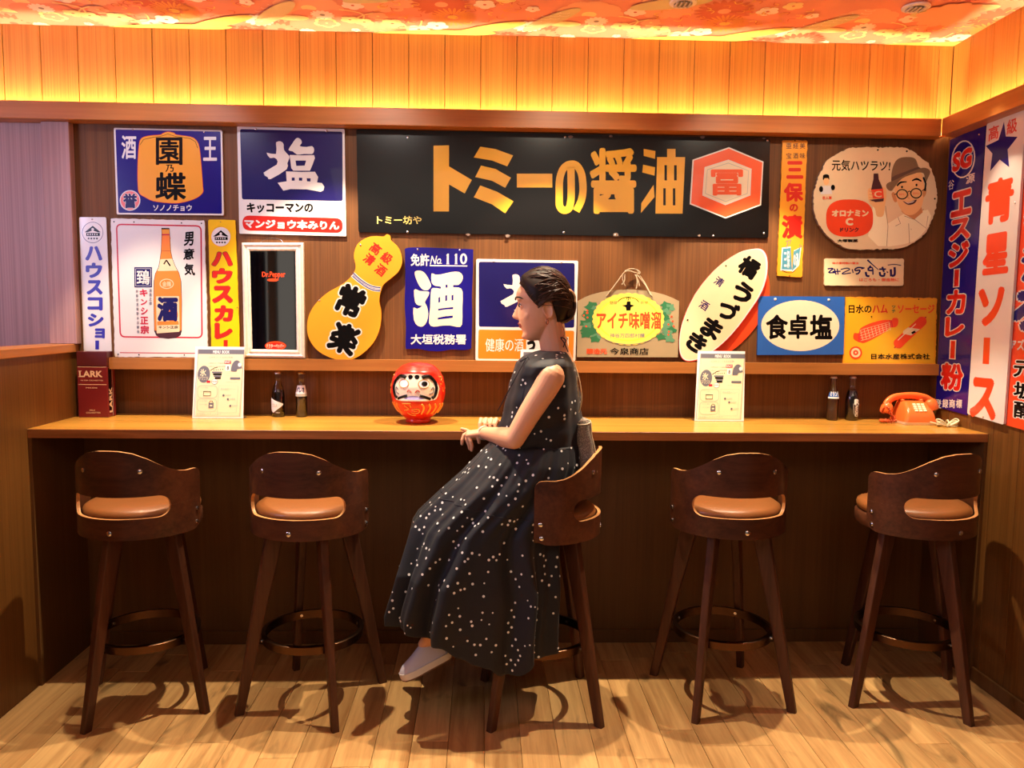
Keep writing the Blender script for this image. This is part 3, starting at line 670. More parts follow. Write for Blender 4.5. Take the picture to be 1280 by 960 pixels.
S.poly('lettering', IVORY, smooth2([(120, 362), (140, 358), (158, 366), (205, 370), (222, 376), (214, 402), (192, 440), (206, 470), (215, 520), (205, 570), (180, 602), (145, 598), (120, 560), (116, 478), (140, 486), (176, 466), (150, 462), (128, 440)], 2))
S.poly('lettering', IVORY, [smooth2([(238, 250), (262, 258), (300, 256), (370, 240), (420, 240), (445, 266), (440, 300), (415, 326), (384, 326), (382, 342), (420, 344), (444, 372), (442, 480), (440, 590), (410, 606), (360, 596), (300, 598), (250, 604), (220, 580), (228, 480), (232, 380), (246, 346), (296, 352), (296, 336), (262, 332), (238, 310)], 2),
    [(282, 410), (295, 405), (295, 440), (282, 446)], [(328, 396), (341, 394), (341, 430), (328, 436)], [(370, 395), (383, 391), (383, 428), (370, 431)], [(330, 324), (344, 324), (344, 345), (330, 345)], [(280, 486), (330, 478), (382, 473), (382, 488), (330, 490), (280, 498)], [(278, 545), (330, 534), (380, 530), (378, 546), (330, 552), (278, 558)]])
S.text('lettering', WHITE, '大垣税務署', (98, 655, 468, 723), .025); S.dots('nail', METAL, [(145, 90), (425, 92)], .004); S.done()
# J navy and orange sign behind the woman
S = sign('enamel_sign', 'navy sign with an orange lower field, half hidden by the woman', (5.333, 495, 295), rquad([(535, 152), (1215, 165), (1196, 834), (530, 830)], 12), [WHITE])
S.poly('ground', DNAVY, rquad([(552, 172), (1192, 180), (1188, 612), (552, 605)], 14)); S.poly('orange_field', ORG, rquad([(550, 624), (1188, 632), (1180, 822), (546, 818)], 12))
k = .85; tf = lambda l: [(718+(x-262)*k, 320+(y-305)*k*.9) for x, y in l]
for l in SALT: S.poly('lettering', WHITE, smooth2(tf(l), 2))
for g in SALTH: S.poly('lettering', WHITE, [tf(l) for l in g])
S.text('lettering', WHITE, '健康の酒', (596, 682, 850, 770), .004); S.poly('lettering', WHITE, rbox(868, 672, 1150, 772)); S.text('lettering', BLK, 'う', (874, 676, 930, 770), .08); S.text('lettering', BLK, '酒', (1090, 672, 1146, 768), .07)
S.dots('nail', METAL, [(652, 168), (1100, 176)], .005); S.done()
# K wooden miso board with rope
S = sign('shop_board', 'arched khaki board with a yellow oval and red lettering hung on a cord', (4.923, 710, 300), [(60, 376), (105, 352), (150, 334), (205, 320), (260, 311), (315, 306), (370, 304), (425, 306), (480, 311), (535, 321), (590, 335), (640, 354), (684, 376), (676, 722), (55, 720)], [KHAKI, mat('board edge brown', rgb(96, 70, 44), .6)], front=.022, back=.002)
for sx in (-1, 1):
    for k in range(16):
        x = 370+sx*(236+random.uniform(-48, 36)); y = 400+k*14
        a = random.uniform(0, 90)
        S.poly('leaf_print', random.choice((GRN, GRN, mat('grey green leaf print', rgb(84, 128, 96), .4))), [(x+math.cos(math.radians(a+t*40))*(22 if t % 2 else 36), y+math.sin(math.radians(a+t*40))*(16 if t % 2 else 26)) for t in range(9)])
    for k in range(6): S.poly('leaf_print', RED2, ell(370+sx*(262+random.uniform(-20, 20)), 560+random.uniform(-140, 40), 6, 6, 8))
sc_ = []
for k in range(30):
    for j in range(5):
        a = 2*PI*(k+j/5)/30; r = 1+.035*math.sin(PI*j/5); sc_.append((371+215*r*math.cos(a), 487+157*r*math.sin(a)))
S.poly('oval_print', LYEL, sc_); S.poly('oval_print', mat('deeper yellow print', rgb(248, 214, 60), .4), ell(371, 487, 190, 136)); S.poly('oval_print', LYEL, ell(371, 487, 180, 128))
S.text('lettering', RED2, 'アイチ味噌溜', (176, 440, 574, 550), .03); S.text('lettering', MAR, '登録', (256, 376, 302, 396)); S.text('lettering', MAR, '商標', (445, 376, 492, 396))
S.stroke('lettering', BLK, ell(371, 400, 70, 48, 16, 200, 340), 4); S.poly('lettering', BLK, [(330, 402), (360, 398), (362, 378), (384, 378), (386, 398), (410, 402), (388, 414), (384, 434), (360, 434), (356, 414)]); S.text('lettering', BLK, '小', (358, 348, 386, 372), .03)
S.text('lettering', GREY, '神谷万四郎村醸', (258, 574, 472, 602), .01); S.stroke('lettering', GREY, ell(371, 470, 250, 172, 20, 55, 125), 3)
S.text('lettering', RED2, '醸造元', (114, 668, 240, 702), .03); S.text('lettering', BLK, '今泉商店', (258, 664, 496, 706), .015)
S.done()
def kp(x, y, off=.026): return MB_(710+x/4.923, 300+y/4.923, off)
for pts in ([(246, 338), (300, 262), (345, 200), (382, 178), (425, 184), (440, 215), (470, 260), (520, 352)], [(236, 345), (290, 275), (335, 215), (352, 196)], [(345, 200), (372, 190), (410, 200), (444, 205), (430, 186), (385, 180), (350, 190)], [(418, 205), (470, 270), (512, 345)],
            [(340, 205), (336, 240), (352, 285)], [(350, 208), (348, 250), (330, 275)], [(420, 205), (426, 260), (420, 300)], [(410, 208), (432, 250), (440, 285)]):
    B().tube(smoothpath([kp(x, y, .026+.004*math.sin(i)) for i, (x, y) in enumerate(pts)], 5), .0024, 6).make('cord', mat('grey hemp cord', rgb(176, 156, 128), .8, bump=(300, .5)), S.root, smooth=180)
# L oval uzumaki sign
ov = smooth2([(1135, 55), (1190, 55), (1220, 85), (1232, 140), (1225, 230), (1190, 330), (1120, 440), (1030, 560), (930, 660), (830, 725), (760, 748), (715, 740), (690, 700), (685, 620), (700, 530), (740, 420), (800, 310), (880, 210), (970, 130), (1060, 75)], 4)
S = sign('oval_sign', 'tilted cream oval sign with a red rim and fat black brush lettering', (4.923, 710, 300), ov, [RED, RED], front=.026, back=.008)
S.poly('face', WHITE, [(x-2+(y-400)*.002-.004*(x-960), y-.008*(y-400)-2) for x, y in ov]); S.poly('face', CREAM, [(960+(x-960)*.965-5, 400+(y-400)*.975-3) for x, y in ov])
for ch, x, y, s_ in (('橘', 1115, 168, 125), ('う', 1075, 325, 125), ('づ', 985, 432, 125), ('ま', 885, 545, 125), ('き', 792, 632, 120)): S.text('lettering', BLK, ch, rotq(x, y, s_, s_, 33), .06)
for ch, x, y in (('清', 930, 256), ('酒', 838, 402)): S.text('lettering', DNAVY, ch, rotq(x, y, 56, 56, 33), .02)
S.dots('nail', BLK, [(972, 158), (736, 492)], .004); S.done()
S = sign('enamel_sign', 'red plate peeking out behind the tilted oval sign', (4.923, 710, 300), smooth2([(1205, 200), (1236, 240), (1238, 370), (1205, 465), (1110, 590), (1010, 680), (940, 700), (900, 690), (1000, 580), (1120, 420)], 3), [RED2], front=.006, back=.001); S.done()
# M yellow vertical pickle sign
S = sign('enamel_sign', 'narrow yellow upright sign with red kanji right of the black sign', (4.8, 940, 160), rag(rquad([(185, 72), (333, 75), (300, 895), (150, 886)], 8), 4, 20), [GOLD], front=.01)
for r, w in enumerate(('亜経美', '宝酒味')):
    for k, ch in enumerate(w): S.text('lettering', MAR, ch, (205+k*41, 90+r*60, 237+k*41, 124+r*60), .01)
col_text(S, 'lettering', RED, [('三', (206, 198, 308, 305)), ('保', (190, 328, 308, 442)), ('の', (225, 455, 276, 502)), ('漬', (178, 520, 305, 665))], .05)
for q in ([(185, 725), (232, 718), (240, 850), (178, 848)], [(250, 740), (290, 720), (278, 820), (240, 858)]): S.poly('bag_print', WHITE, [(x+(x-235)*.12, y+(y-785)*.12) for x, y in q]); S.poly('bag_print', TEAL, q)
S.text('bag_print', WHITE, '三保', (192, 735, 226, 840), .02); S.text('bag_print', WHITE, 'の漬', (250, 750, 278, 830), .02)
S.stroke('bag_print', GREY, [(205, 720), (215, 690), (205, 680), (235, 672), (225, 700)], 5); S.stroke('bag_print', GREY, [(280, 722), (300, 712), (284, 700)], 5); S.stroke('bag_print', BLK, [(178, 852), (205, 866), (240, 868), (262, 850)], 3)
S.dots('nail', BLK, [(258, 76), (225, 888)], .003); S.done()
# N chipped oval sign with the man in a hat
rd = rag(smooth2([(330, 98), (400, 92), (550, 92), (750, 92), (830, 115), (900, 170), (960, 220), (1005, 310), (1028, 400), (1030, 520), (1010, 620), (980, 700), (920, 800), (850, 850), (750, 900), (600, 905), (400, 912), (320, 900), (220, 850), (140, 780), (80, 700), (50, 600), (45, 480), (68, 380), (110, 270), (155, 195), (240, 140)], 2), 10, 14)
S = sign('enamel_sign', 'round chipped cream sign with a printed man in a hat holding a bottle', (6.4, 1010, 170), rd, [CREAM, RUST], front=.018, back=.001)
S.text('lettering', BLK, '元気ハツラツ!', [(190, 188), (662, 196), (655, 282), (190, 278)], .018)
S.poly('figure_print', SHIRTP, [(720, 650), (770, 620), (880, 600), (960, 590), (985, 640), (965, 720), (900, 800), (850, 842), (760, 868), (640, 885), (610, 760), (640, 700)])
S.poly('figure_print', SHIRTP, [(520, 560), (600, 545), (640, 700), (640, 880), (560, 880), (480, 800)])
for pts in ([(720, 650), (740, 700), (700, 720)], [(805, 700), (812, 860)], [(850, 665), (945, 738), (960, 640)], [(770, 640), (850, 668), (925, 585)], [(620, 560), (640, 720), (630, 880)], [(825, 742), (826, 750)]): S.stroke('figure_print', LINEP, pts, 4)
S.poly('figure_print', SKINP2, [(745, 600), (905, 560), (918, 610), (850, 668), (770, 625)])
S.poly('figure_print', SKINP, smooth2([(690, 420), (700, 340), (760, 300), (900, 290), (925, 380), (945, 440), (925, 500), (905, 570), (850, 625), (790, 630), (745, 590), (712, 520)], 4))
S.poly('figure_print', SKINP2, smooth2([(668, 465), (690, 450), (712, 520), (690, 525)], 3)); S.poly('figure_print', SKINP2, smooth2([(920, 430), (945, 410), (945, 460), (922, 490)], 3))
S.poly('figure_print', HATP, smooth2([(668, 400), (668, 300), (690, 220), (730, 178), (800, 168), (855, 180), (878, 230), (885, 285), (780, 320), (700, 360)], 4))
S.poly('figure_print', HATD, smooth2([(672, 330), (780, 285), (885, 248), (890, 285), (780, 325), (690, 375)], 3))
S.poly('figure_print', HATP, smooth2([(625, 400), (640, 375), (700, 350), (800, 300), (900, 258), (950, 258), (978, 285), (960, 335), (935, 380), (925, 300), (850, 298), (760, 335), (700, 400), (670, 438), (640, 430)], 4))
S.stroke('figure_print', BLK, [(922, 330), (942, 380), (936, 440)], 14)
for cx, cy in ((753, 466), (865, 458)): S.poly('figure_print', BLK, [ell(cx, cy, 47, 42), ell(cx, cy, 38, 33)]); S.text('figure_print', RED2, 'オロナミン', (cx-26, cy-8, cx+28, cy+10), .03)
S.stroke('figure_print', BLK, [(798, 450), (810, 440), (822, 448)], 7); S.stroke('figure_print', BLK, [(706, 462), (690, 470)], 6); S.stroke('figure_print', BLK, [(911, 440), (940, 420)], 6)
S.stroke('figure_print', BLK, [(712, 400), (740, 372), (790, 366)], [12, 16, 6], sub=4); S.stroke('figure_print', BLK, [(832, 358), (870, 344), (908, 362)], [8, 18, 10], sub=4)
for c in ((752, 408), (868, 392)): S.poly('figure_print', BLK, ell(*c, 8, 10, 10))
S.stroke('figure_print', SKINP2, [(812, 455), (795, 492), (812, 500)], 6); S.poly('figure_print', MAR, smooth2([(758, 520), (800, 532), (868, 508), (850, 540), (800, 550)], 3)); S.poly('figure_print', WHITE, [(775, 527), (802, 534), (855, 517), (840, 530), (800, 540)])
S.poly('figure_print', SKINP, smooth2([(478, 440), (500, 415), (540, 420), (612, 410), (628, 470), (615, 560), (600, 640), (550, 640), (535, 580), (490, 530)], 4))
S.poly('bottle_print', MAR, [(525, 300), (562, 300), (566, 345), (590, 400), (600, 430), (505, 430), (515, 380), (523, 345)]); S.poly('bottle_print', RED2, [(505, 430), (600, 420), (608, 498), (520, 502)]); S.poly('bottle_print', MAR, [(490, 510), (608, 498), (604, 522), (540, 530)])
S.text('bottle_print', CREAM, 'C', (530, 440, 590, 490), .02)
for k in range(4): S.stroke('figure_print', SKINP2, [(488, 440+k*26), (530, 452+k*24)], 4)
S.poly('red_badge', RED2, sell(333, 657, 188, 150, 2.7)); S.text('lettering', CREAM, 'オロナミン', (190, 590, 486, 645), .06); S.text('lettering', CREAM, 'C', (300, 655, 362, 716), .06); S.text('lettering', MAR, 'ドリンク', (256, 732, 406, 768), .06)
S.text('lettering', BLK, '大塚製薬', (235, 825, 400, 850), .04)
S.poly('small_figure', BLK, ell(145, 338, 26, 28)); S.poly('small_figure', SKINP, ell(146, 362, 22, 30)); S.poly('small_figure', BLK, ell(145, 322, 25, 16)); S.poly('small_figure', WHITE, [(110, 400), (180, 398), (195, 465), (100, 466)]); S.poly('small_figure', BLK, ell(105, 425, 16, 24)); S.poly('small_figure', BLK, ell(200, 412, 16, 22)); S.text('small_figure', RED2, '巨人軍', (118, 482, 190, 508), .03)
S.dots('nail', BLK, [(558, 112), (790, 122), (1014, 502)], .004); S.done()
# O small cream sign
S = sign('enamel_sign', 'small wide cream sign with black brush script below the round sign', (11.636, 1025, 315), rag(rquad([(68, 92), (1222, 96), (1212, 492), (64, 488)], 30), 5, 40), [CREAM], front=.01)
for pts, w in (([(110, 245), (190, 240), (150, 275), (130, 300), (220, 300)], 20), ([(205, 240), (235, 330)], 20), ([(250, 240), (262, 330)], 18), ([(180, 285), (300, 280)], 18), ([(300, 255), (390, 235), (430, 255), (340, 300), (330, 320), (450, 305)], 16), ([(470, 250), (482, 305)], 16),
               ([(640, 235), (560, 225), (510, 250), (520, 270), (580, 265), (560, 310), (520, 320)], 22), ([(600, 250), (650, 230)], 14), ([(690, 240), (760, 230), (770, 330)], 20), ([(740, 200), (700, 260), (780, 270)], 26), ([(665, 290), (680, 345), (720, 350)], 30),
               ([(870, 290), (880, 340), (930, 345), (940, 300)], 30), ([(905, 215), (930, 290)], 28), ([(860, 250), (960, 250)], 24), ([(985, 285), (975, 300)], 26), ([(1030, 250), (1035, 355)], 34), ([(1085, 220), (1085, 330), (1040, 345)], 34), ([(985, 190), (1080, 180), (1180, 195)], 12), ([(690, 115), (760, 180), (850, 258)], [26, 16, 10])):
    S.stroke('lettering', DNAVY, pts, w, sub=4)
S.text('lettering', RED2, '味の素特製の醤油', (180, 145, 560, 178), .02); S.text('lettering', RED2, 'はごろも・御進物に', (570, 378, 1150, 428), .02); S.done()
# P blue salt sign
S = sign('enamel_sign', 'blue enamel sign with a white ellipse and three black kanji', (5.12, 930, 310), rquad([(93, 308), (645, 312), (638, 682), (84, 685)], 4), [BLUE], front=.012)
S.poly('white_ellipse', IVORY, ell(360, 497, 250, 163, 48))
for ch, q in (('食', (140, 425, 282, 585)), ('卓', (282, 425, 410, 582)), ('塩', (420, 425, 566, 585))): S.text('lettering', BLK, ch, q, .035)
S.dots('eyelet', WHITE, [(200, 327), (542, 331)], .006); S.done()
# Q yellow ham and sausage sign
S = sign('enamel_sign', 'yellow sign with printed red ham and sausage in the right corner', (5.12, 930, 310), rag([(652, 312), (1235, 320), (1226, 745), (634, 740)], 6, 14), [GOLD], front=.01)
S.poly('ground', YEL, [(662, 322), (1226, 330), (1216, 736), (644, 731)])
S.text('lettering', BLK, '日水の', (670, 362, 816, 418), .03); S.text('lettering', RED, 'ハム', (822, 362, 920, 418), .035); S.text('lettering', GRN, 'ッ', (946, 366, 970, 388), .03); S.text('lettering', GRN, 'チ', (946, 392, 970, 416), .03); S.text('lettering', RED2, 'ソーセージ', (984, 362, 1220, 418), .035)
S.poly('ham_print', RED2, smooth2([(700, 580), (705, 545), (735, 545), (745, 515), (800, 485), (880, 462), (930, 460), (945, 462), (955, 448), (985, 452), (985, 490), (965, 508), (935, 510), (900, 540), (830, 580), (770, 608), (745, 605), (725, 598)], 3))
for k in range(9): S.stroke('ham_print', CREAM, [(745+k*23, 520-k*6+5), (762+k*22, 590-k*8)], 2.5)
for k in range(5): S.stroke('ham_print', CREAM, [(742, 530+k*16), (760+k*10, 520+k*15), (935, 472+k*12)], 2)
for d in (-1, 1): S.stroke('ham_print', CRIM, [(735+d*4, 545), (742+d*5, 600)], 4); S.stroke('ham_print', CRIM, [(938+d*5, 462), (946+d*5, 508)], 4)
S.stroke('sausage_print', RED2, [(988, 612), (1010, 590), (1140, 468)], 62); S.poly('sausage_print', RED2, ell(990, 610, 32, 32)); S.poly('sausage_print', RED2, ell(1138, 470, 31, 31)); S.stroke('sausage_print', CRIM, [(970, 632), (962, 640)], 8); S.stroke('sausage_print', CRIM, [(1158, 448), (1166, 440)], 8)
S.poly('sausage_print', CREAM, [(1020, 530), (1050, 508), (1128, 520), (1070, 560), (1016, 548)]); S.poly('sausage_print', BLK, [(1070, 540), (1092, 528), (1100, 540), (1078, 552)]); S.stroke('sausage_print', IVORY, [(985, 590), (1100, 485)], 5)
S.poly('target_mark', RED2, ell(715, 670, 41, 41)); S.poly('target_mark', CREAM, ell(715, 670, 30, 30)); S.poly('target_mark', RED2, ell(715, 670, 17, 17)); S.poly('target_mark', CREAM, ell(715, 670, 6, 6, 12))
S.text('lettering', BLK, '日本水産株式会社', (814, 676, 1190, 712), .02); S.dots('nail', BLK, [(815, 440), (1118, 328)], .003); S.done()

# right wall
VX, VY = 597.0, 411.0
def persp(x0, y0, x1, y1):           # upright box on the receding wall; y given at its middle
    xm = (x0+x1)/2; f_ = lambda y, x: VY+(y-VY)*(x-VX)/(xm-VX)
    return [(x0, f_(y0, x0)), (x1, f_(y0, x1)), (x1, f_(y1, x1)), (x0, f_(y1, x0))]
def sk(cx, y0, y1, w, ln=.048): 
    s_ = ln*(y1-y0); q = persp(cx-w/2, y0, cx+w/2, y1)
    return [(q[0][0]+s_/2, q[0][1]), (q[1][0]+s_/2, q[1][1]), (q[2][0]-s_/2, q[2][1]), (q[3][0]-s_/2, q[3][1])]
# blue strip
S = sign('enamel_sign', 'tall navy strip sign with red katakana edged in white by the corner', (1, 0, 0), [(1187.5, 175), (1232, 155.5), (1208.5, 519), (1169, 508)], [NAVY], front=.006, back=.001, mapf=MR_)
def bx(y): return 1207+(y-175)*(1189-1207)/(508-175)
S.stroke('emblem', WHITE, ell(1204, 199, 14, 23, 24, rot=8), 1.6, closed=True); S.text('emblem', RED, 'SG', [(1191, 193), (1216, 182), (1214, 208), (1190, 216)], .06, outline=(WHITE, .04))
S.text('lettering', WHITE, '谷', sk(1189, 225, 237, 7)); S.text('lettering', WHITE, '源', sk(1213, 217, 229, 11), .02)
for ch, y0, y1, w in (('エ', 238, 270, 26), ('ス', 273, 300, 26), ('ジ', 302, 334, 26), ('カ', 362, 393, 24), ('レ', 396, 421, 24), ('粉', 454, 488, 28)):
    S.text('lettering', RED, ch, sk(bx((y0+y1)/2)-1, y0, y1, w), .045, outline=(WHITE, .035))
for y0, y1 in ((337, 358), (426, 448)): S.poly('lettering', WHITE, sk(bx((y0+y1)/2)-2, y0-1.2, y1+1.2, 8)); S.poly('lettering', RED, sk(bx((y0+y1)/2)-2, y0, y1, 5.6))
for k, ch in enumerate('登録商標'): S.text('lettering', WHITE, ch, sk(1173+k*8.6, 499, 510, 7.4), .02)
S.dots('nail', METAL, [(1205.5, 166), (1224, 168)], .004); S.done()
# white strip
wl_ = lambda y: 1233+(y-155)*(1209-1233)/(518-155)
S = sign('enamel_sign', 'tall white strip sign with a navy star and red lettering on the right wall', (1, 0, 0), rquad([(1233.5, 155), (1283, 133), (1254.5, 531), (1209, 517.5)], 2.5), [WHITE], front=.02, back=.010, mapf=MR_)
def wx(y): return 1257+(y-150)*(1232-1257)/(524-150)
for ch, cx, y0, y1 in (('高', 1242, 157, 175), ('級', 1265, 148, 167)): S.text('lettering', RED, ch, sk(cx, y0, y1, 13), .02)
st = [(1255, 152), (1257.3, 170.5), (1272, 171), (1259.5, 187), (1261.5, 209), (1249.7, 199.5), (1237.7, 214), (1240.5, 192), (1232.3, 182.5), (1248, 175)]
S.poly('star', NAVY, st)
for ch, y0, y1, w in (('青', 222, 279, 36), ('星', 291, 343, 33)): S.text('lettering', RED2, ch, sk(wx((y0+y1)/2)-1, y0, y1, w), .045)
S.text('lettering', RED2, 'ソ', sk(1238.5, 359, 408, 33), .055); S.poly('lettering', RED2, sk(1233, 422, 455, 8)); S.text('lettering', RED2, 'ス', sk(1229, 472, 524, 33), .055)
S.dots('nail', METAL, [(1229, 521), (1269, 253)], .004); S.done()
# red strip, cut by the frame
S = sign('enamel_sign', 'red strip sign with navy lettering at the right edge of the picture', (1, 0, 0), [(1282, 170), (1330, 150), (1306, 545), (1256, 531)], [RED2], front=.008, back=.001, mapf=MR_)
S.text('lettering', NAVY, '油', sk(1296, 306, 352, 40), .05, outline=(WHITE, .03)); S.text('lettering', NAVY, 'ろ', sk(1288, 362, 414, 48), .08, outline=(WHITE, .03)); S.text('lettering', NAVY, '醤', sk(1300, 245, 300, 40), .05, outline=(WHITE, .03))
S.text('lettering', WHITE, 'アズマ', sk(1276, 424, 438, 28, .0), .03)
for ch, y0, y1 in (('元', 451, 472), ('坂', 478, 499), ('醸', 502, 524)): S.text('lettering', BLK, ch, sk(1280, y0, y1, 26), .03, outline=(WHITE, .05))
S.done()

# ================================================================== THINGS ON THE COUNTER
# giant cigarette packet
cx0, cx1, cy0, cy1, cz1 = -1.762, -1.633, -.062, .012, 1.338
t = thing('cigarette_packet', 'giant maroon cigarette packet standing at the left end of the counter', 'packet', ((cx0+cx1)/2, (cy0+cy1)/2, CT))
MRN = mat('maroon card', rgb(112, 26, 30), .35, coat=.3); MRN2 = mat('dark maroon card', rgb(84, 26, 28), .35, coat=.3); CRD = mat('pale gold card print', rgb(226, 190, 150), .4)
B().box(cx0, cx1, cy0, cy1, CT, CT+.222, bev=.002).make('body', MRN, t)
B().box(cx0, cx1, cy0, cy1, CT+.2235, cz1, bev=.002).make('lid', MRN2, t)
class LM(MapLocal): pass
class Prn:            # flat print on a local plane, without a board
    put = Plate.put; poly = Plate.poly; stroke = Plate.stroke; text = Plate.text; tr = Plate.tr
    def __init__(s, root, mapf, t=0, T=(1, 0, 0)): s.map = mapf; s.t = t; s.layer = 0; s.T = T; s.parts = {}; s.root = root
    def done(s):
        for nm, (b, ms) in s.parts.items(): b.make(nm, ms, s.root)
P = Prn(t, MapLocal((cx0, cy0, CT+.29), (1, 0, 0), (0, 0, -1), .129/100))
P.poly('print', CRD, rbox(3, 53, 97, 54.5)); P.poly('print', CRD, rbox(3, 112, 97, 114))
P.text('lettering', CRD, 'LARK', (7, 66, 84, 88), .035)
for (x, y) in ((7, 66), (7, 85.5)): P.poly('lettering', CRD, rbox(x-2, y, x+9, y+2.5))
P.text('lettering', CRD, 'FILTER CIGARETTES', (12, 97, 86, 101), .01); P.text('lettering', CRD, 'MILDS', (28, 122, 66, 126), .02); P.text('lettering', CRD, 'MILD', (38, 198, 56, 202), .02); P.text('lettering', CRD, 'CIGARETTES', (26, 206, 74, 211), .01)
P.done()
P = Prn(t, MapLocal((cx1, cy0, CT+.22), (0, 1, 0), (0, 0, -1), .001)); P.poly('side_print', BLK, rbox(10, 3, 38, 190)); P.text('side_print', CRD, 'LARK', [(12, 200), (12, 90), (40, 90), (40, 200)], .04); P.stroke('side_print', LGREY, [(44, 0), (50, 90), (44, 215)], 3); P.done()

# menus in clear stands
def menu(x0, x1, label, yb=-.072, yt=-.047, h=.312, sh=.012):
    w = x1-x0
    t = thing('menu_stand', label, 'menu', ((x0+x1)/2, yb, CT), 'menu cards standing on the counter')
    v = Vector((-sh*.2/h*.0, yt-yb, -0)); dv = Vector((-sh, -(yt-yb), -h)); u = Vector((1, 0, 0))
    o = Vector((x0+sh, yt, CT+h+.001))
    M_ = MapLocal(o, u, dv, w/100); M_.v = dv.normalized(); H = dv.length/(w/100)
    q = [(0, 0), (100*(1-.04), 0), (100, H), (0, H)]
    b = B(); Pf = [M_(x, y, .003) for x, y in q]; Pb = [M_(x, y, -.001) for x, y in q]
    b.loft([Pb, Pf]); b.make('card', PAPW, t)
    b = B().box(x0, x1, yb+.004, yb+.05, CT, CT+.003).box(x0+.01, x1-.01, yb+.005, yb+.009, CT, CT+.02); b.make('foot', mat('clear acrylic', (.9, .92, .92), .05, trans=.9), t)
    k = H/850
    P = Prn(t, M_, .003, (1/(1/6.3), 0, 0))
    P.T = (1, 0, 0); X = lambda x: (x-95)/6.1; Y = lambda y: (y-55)*H/820
    def R(x0, y0, x1, y1, m, part='print', r=0): P.poly(part, m, rbox(X(x0), Y(y0), X(x1), Y(y1), r))
    def Sx(pts, w, m, c=False): P.stroke('print', m, [(X(x), Y(y)) for x, y in pts], w, closed=c)
    R(132, 86, 682, 860, PAPER); Sx([(130, 88), (680, 88), (664, 856), (112, 856)], .9, GREY, True); Sx([(140, 100), (672, 100), (656, 846), (124, 846)], .4, GREY, True)
    R(134, 88, 682, 140, GREY); P.text('print', PAPW, 'MENU', (X(310), Y(98), X(398), Y(132)), .03); P.text('print', PAPW, 'BOOK', (X(418), Y(98), X(508), Y(132)), .03)
    Sx([(252, 178), (290, 190), (520, 190), (560, 176), (520, 160), (290, 160)], .5, LGREY, True)
    for k_ in range(3): P.text('print', GREY, '二次元コード注文の手順', (X(265-k_*6), Y(168+k_*38+(30 if k_ else 0)), X(545-k_*40), Y(184+k_*38+(30 if k_ else 0))), .0)
    P.poly('print', GREY, ell(X(212), Y(372), 74/6.1, 98*H/820)); P.text('print', PAPER, '氷', (X(165), Y(310), X(240), Y(395)), .02); Sx([(150, 404), (265, 404)], .6, PAPER); P.text('print', PAPER, 'ドリンク', (X(160), Y(412), X(262), Y(440)), .01)
    R(250, 444, 292, 470, CRIM); Sx([(285, 330), (340, 295), (372, 290)], 1.2, BLK); 
    for k_ in range(5): P.poly('print', BLK, ell(X(330+k_*26), Y(322-2*k_), .8, 1.1, 8))
    for k_ in range(4): R(310+k_*12, 340+k_*22, 428-k_*4, 358+k_*22, GREY if k_ % 2 == 0 else BLK)
    P.poly('print', PAPW, ell(X(345), Y(455), 6, 5.2)); P.stroke('print', BLK, ell(X(345), Y(455), 6, 5.2), .5, closed=True); P.text('print', BLK, 'FOOD', (X(315), Y(447), X(375), Y(463)), .01)
    R(452, 212, 532, 248, CRIM); P.text('print', PAPW, 'EASY', (X(458), Y(218), X(526), Y(242)), .02); R(468, 262, 524, 330, PAPW); P.text('print', MAR, '8', (X(484), Y(276), X(508), Y(320)), .03)
    P.poly('print', GREY, [(X(536), Y(336))]+ [(X(600+66*math.cos(a)), Y(320+112*math.sin(a))) for a in [PI+.1+k_*.28 for k_ in range(10)]]+[(X(664), Y(300)), (X(610), Y(310)), (X(600), Y(336))])
    P.poly('print', PAPW, ell(X(636), Y(260), 3.5, 4)); R(528, 404, 650, 428, GREY)
    for k_ in range(3): P.text('print', LGREY, 'ご注文はこちらから', (X(465), Y(350+k_*26 if k_ < 2 else 450), X(635), Y(362+k_*26 if k_ < 2 else 462)), .0)
    for (a, b_) in ((500, 640), (652, 795)):
        P.stroke('print', LGREY, [(X(x), Y(y)) for x, y in rbox(148, a, 380, b_, 50)], .7, closed=True)
        for j in range(2): P.text('print', LGREY, 'スマホで簡単', (X(175), Y(a+18+j*40), X(268+j*0), Y(a+32+j*40)), 0)
    P.stroke('print', BLK, [(X(x), Y(y)) for x, y in rbox(218, 568, 302, 618)], 1.3, closed=True); R(284, 700, 344, 758, GREY); P.stroke('print', BLK, [(X(290), Y(700)), (X(300), Y(678)), (X(326), Y(678)), (X(338), Y(700))], 1.0); R(300, 722, 328, 738, PAPER)
    Sx([(400, 500), (630, 500), (620, 808), (392, 808)], .5, LGREY, True)
    for (x, y) in ((458, 612), (512, 655), (545, 732)): P.poly('print', GREY, ell(X(x), Y(y), 2.2, 2.2, 10)); P.text('print', LGREY, 'お会計', (X(x+22), Y(y-14), X(x+90), Y(y+6)), 0)
    P.text('print', LGREY, '飲み放題メニュー', (X(425), Y(526), X(610), Y(548)), 0); P.text('print', LGREY, 'お気軽にスタッフまで', (X(150), Y(815), X(440), Y(835)), 0)
    P.done(); return t
menu(-1.268, -1.048, 'white bordered menu card in front of the bottle sign, left end of counter')
menu(.948, 1.170, 'white bordered menu card below the tilted oval sign')
menu(.155, .375, 'white bordered menu card mostly hidden behind the seated woman')

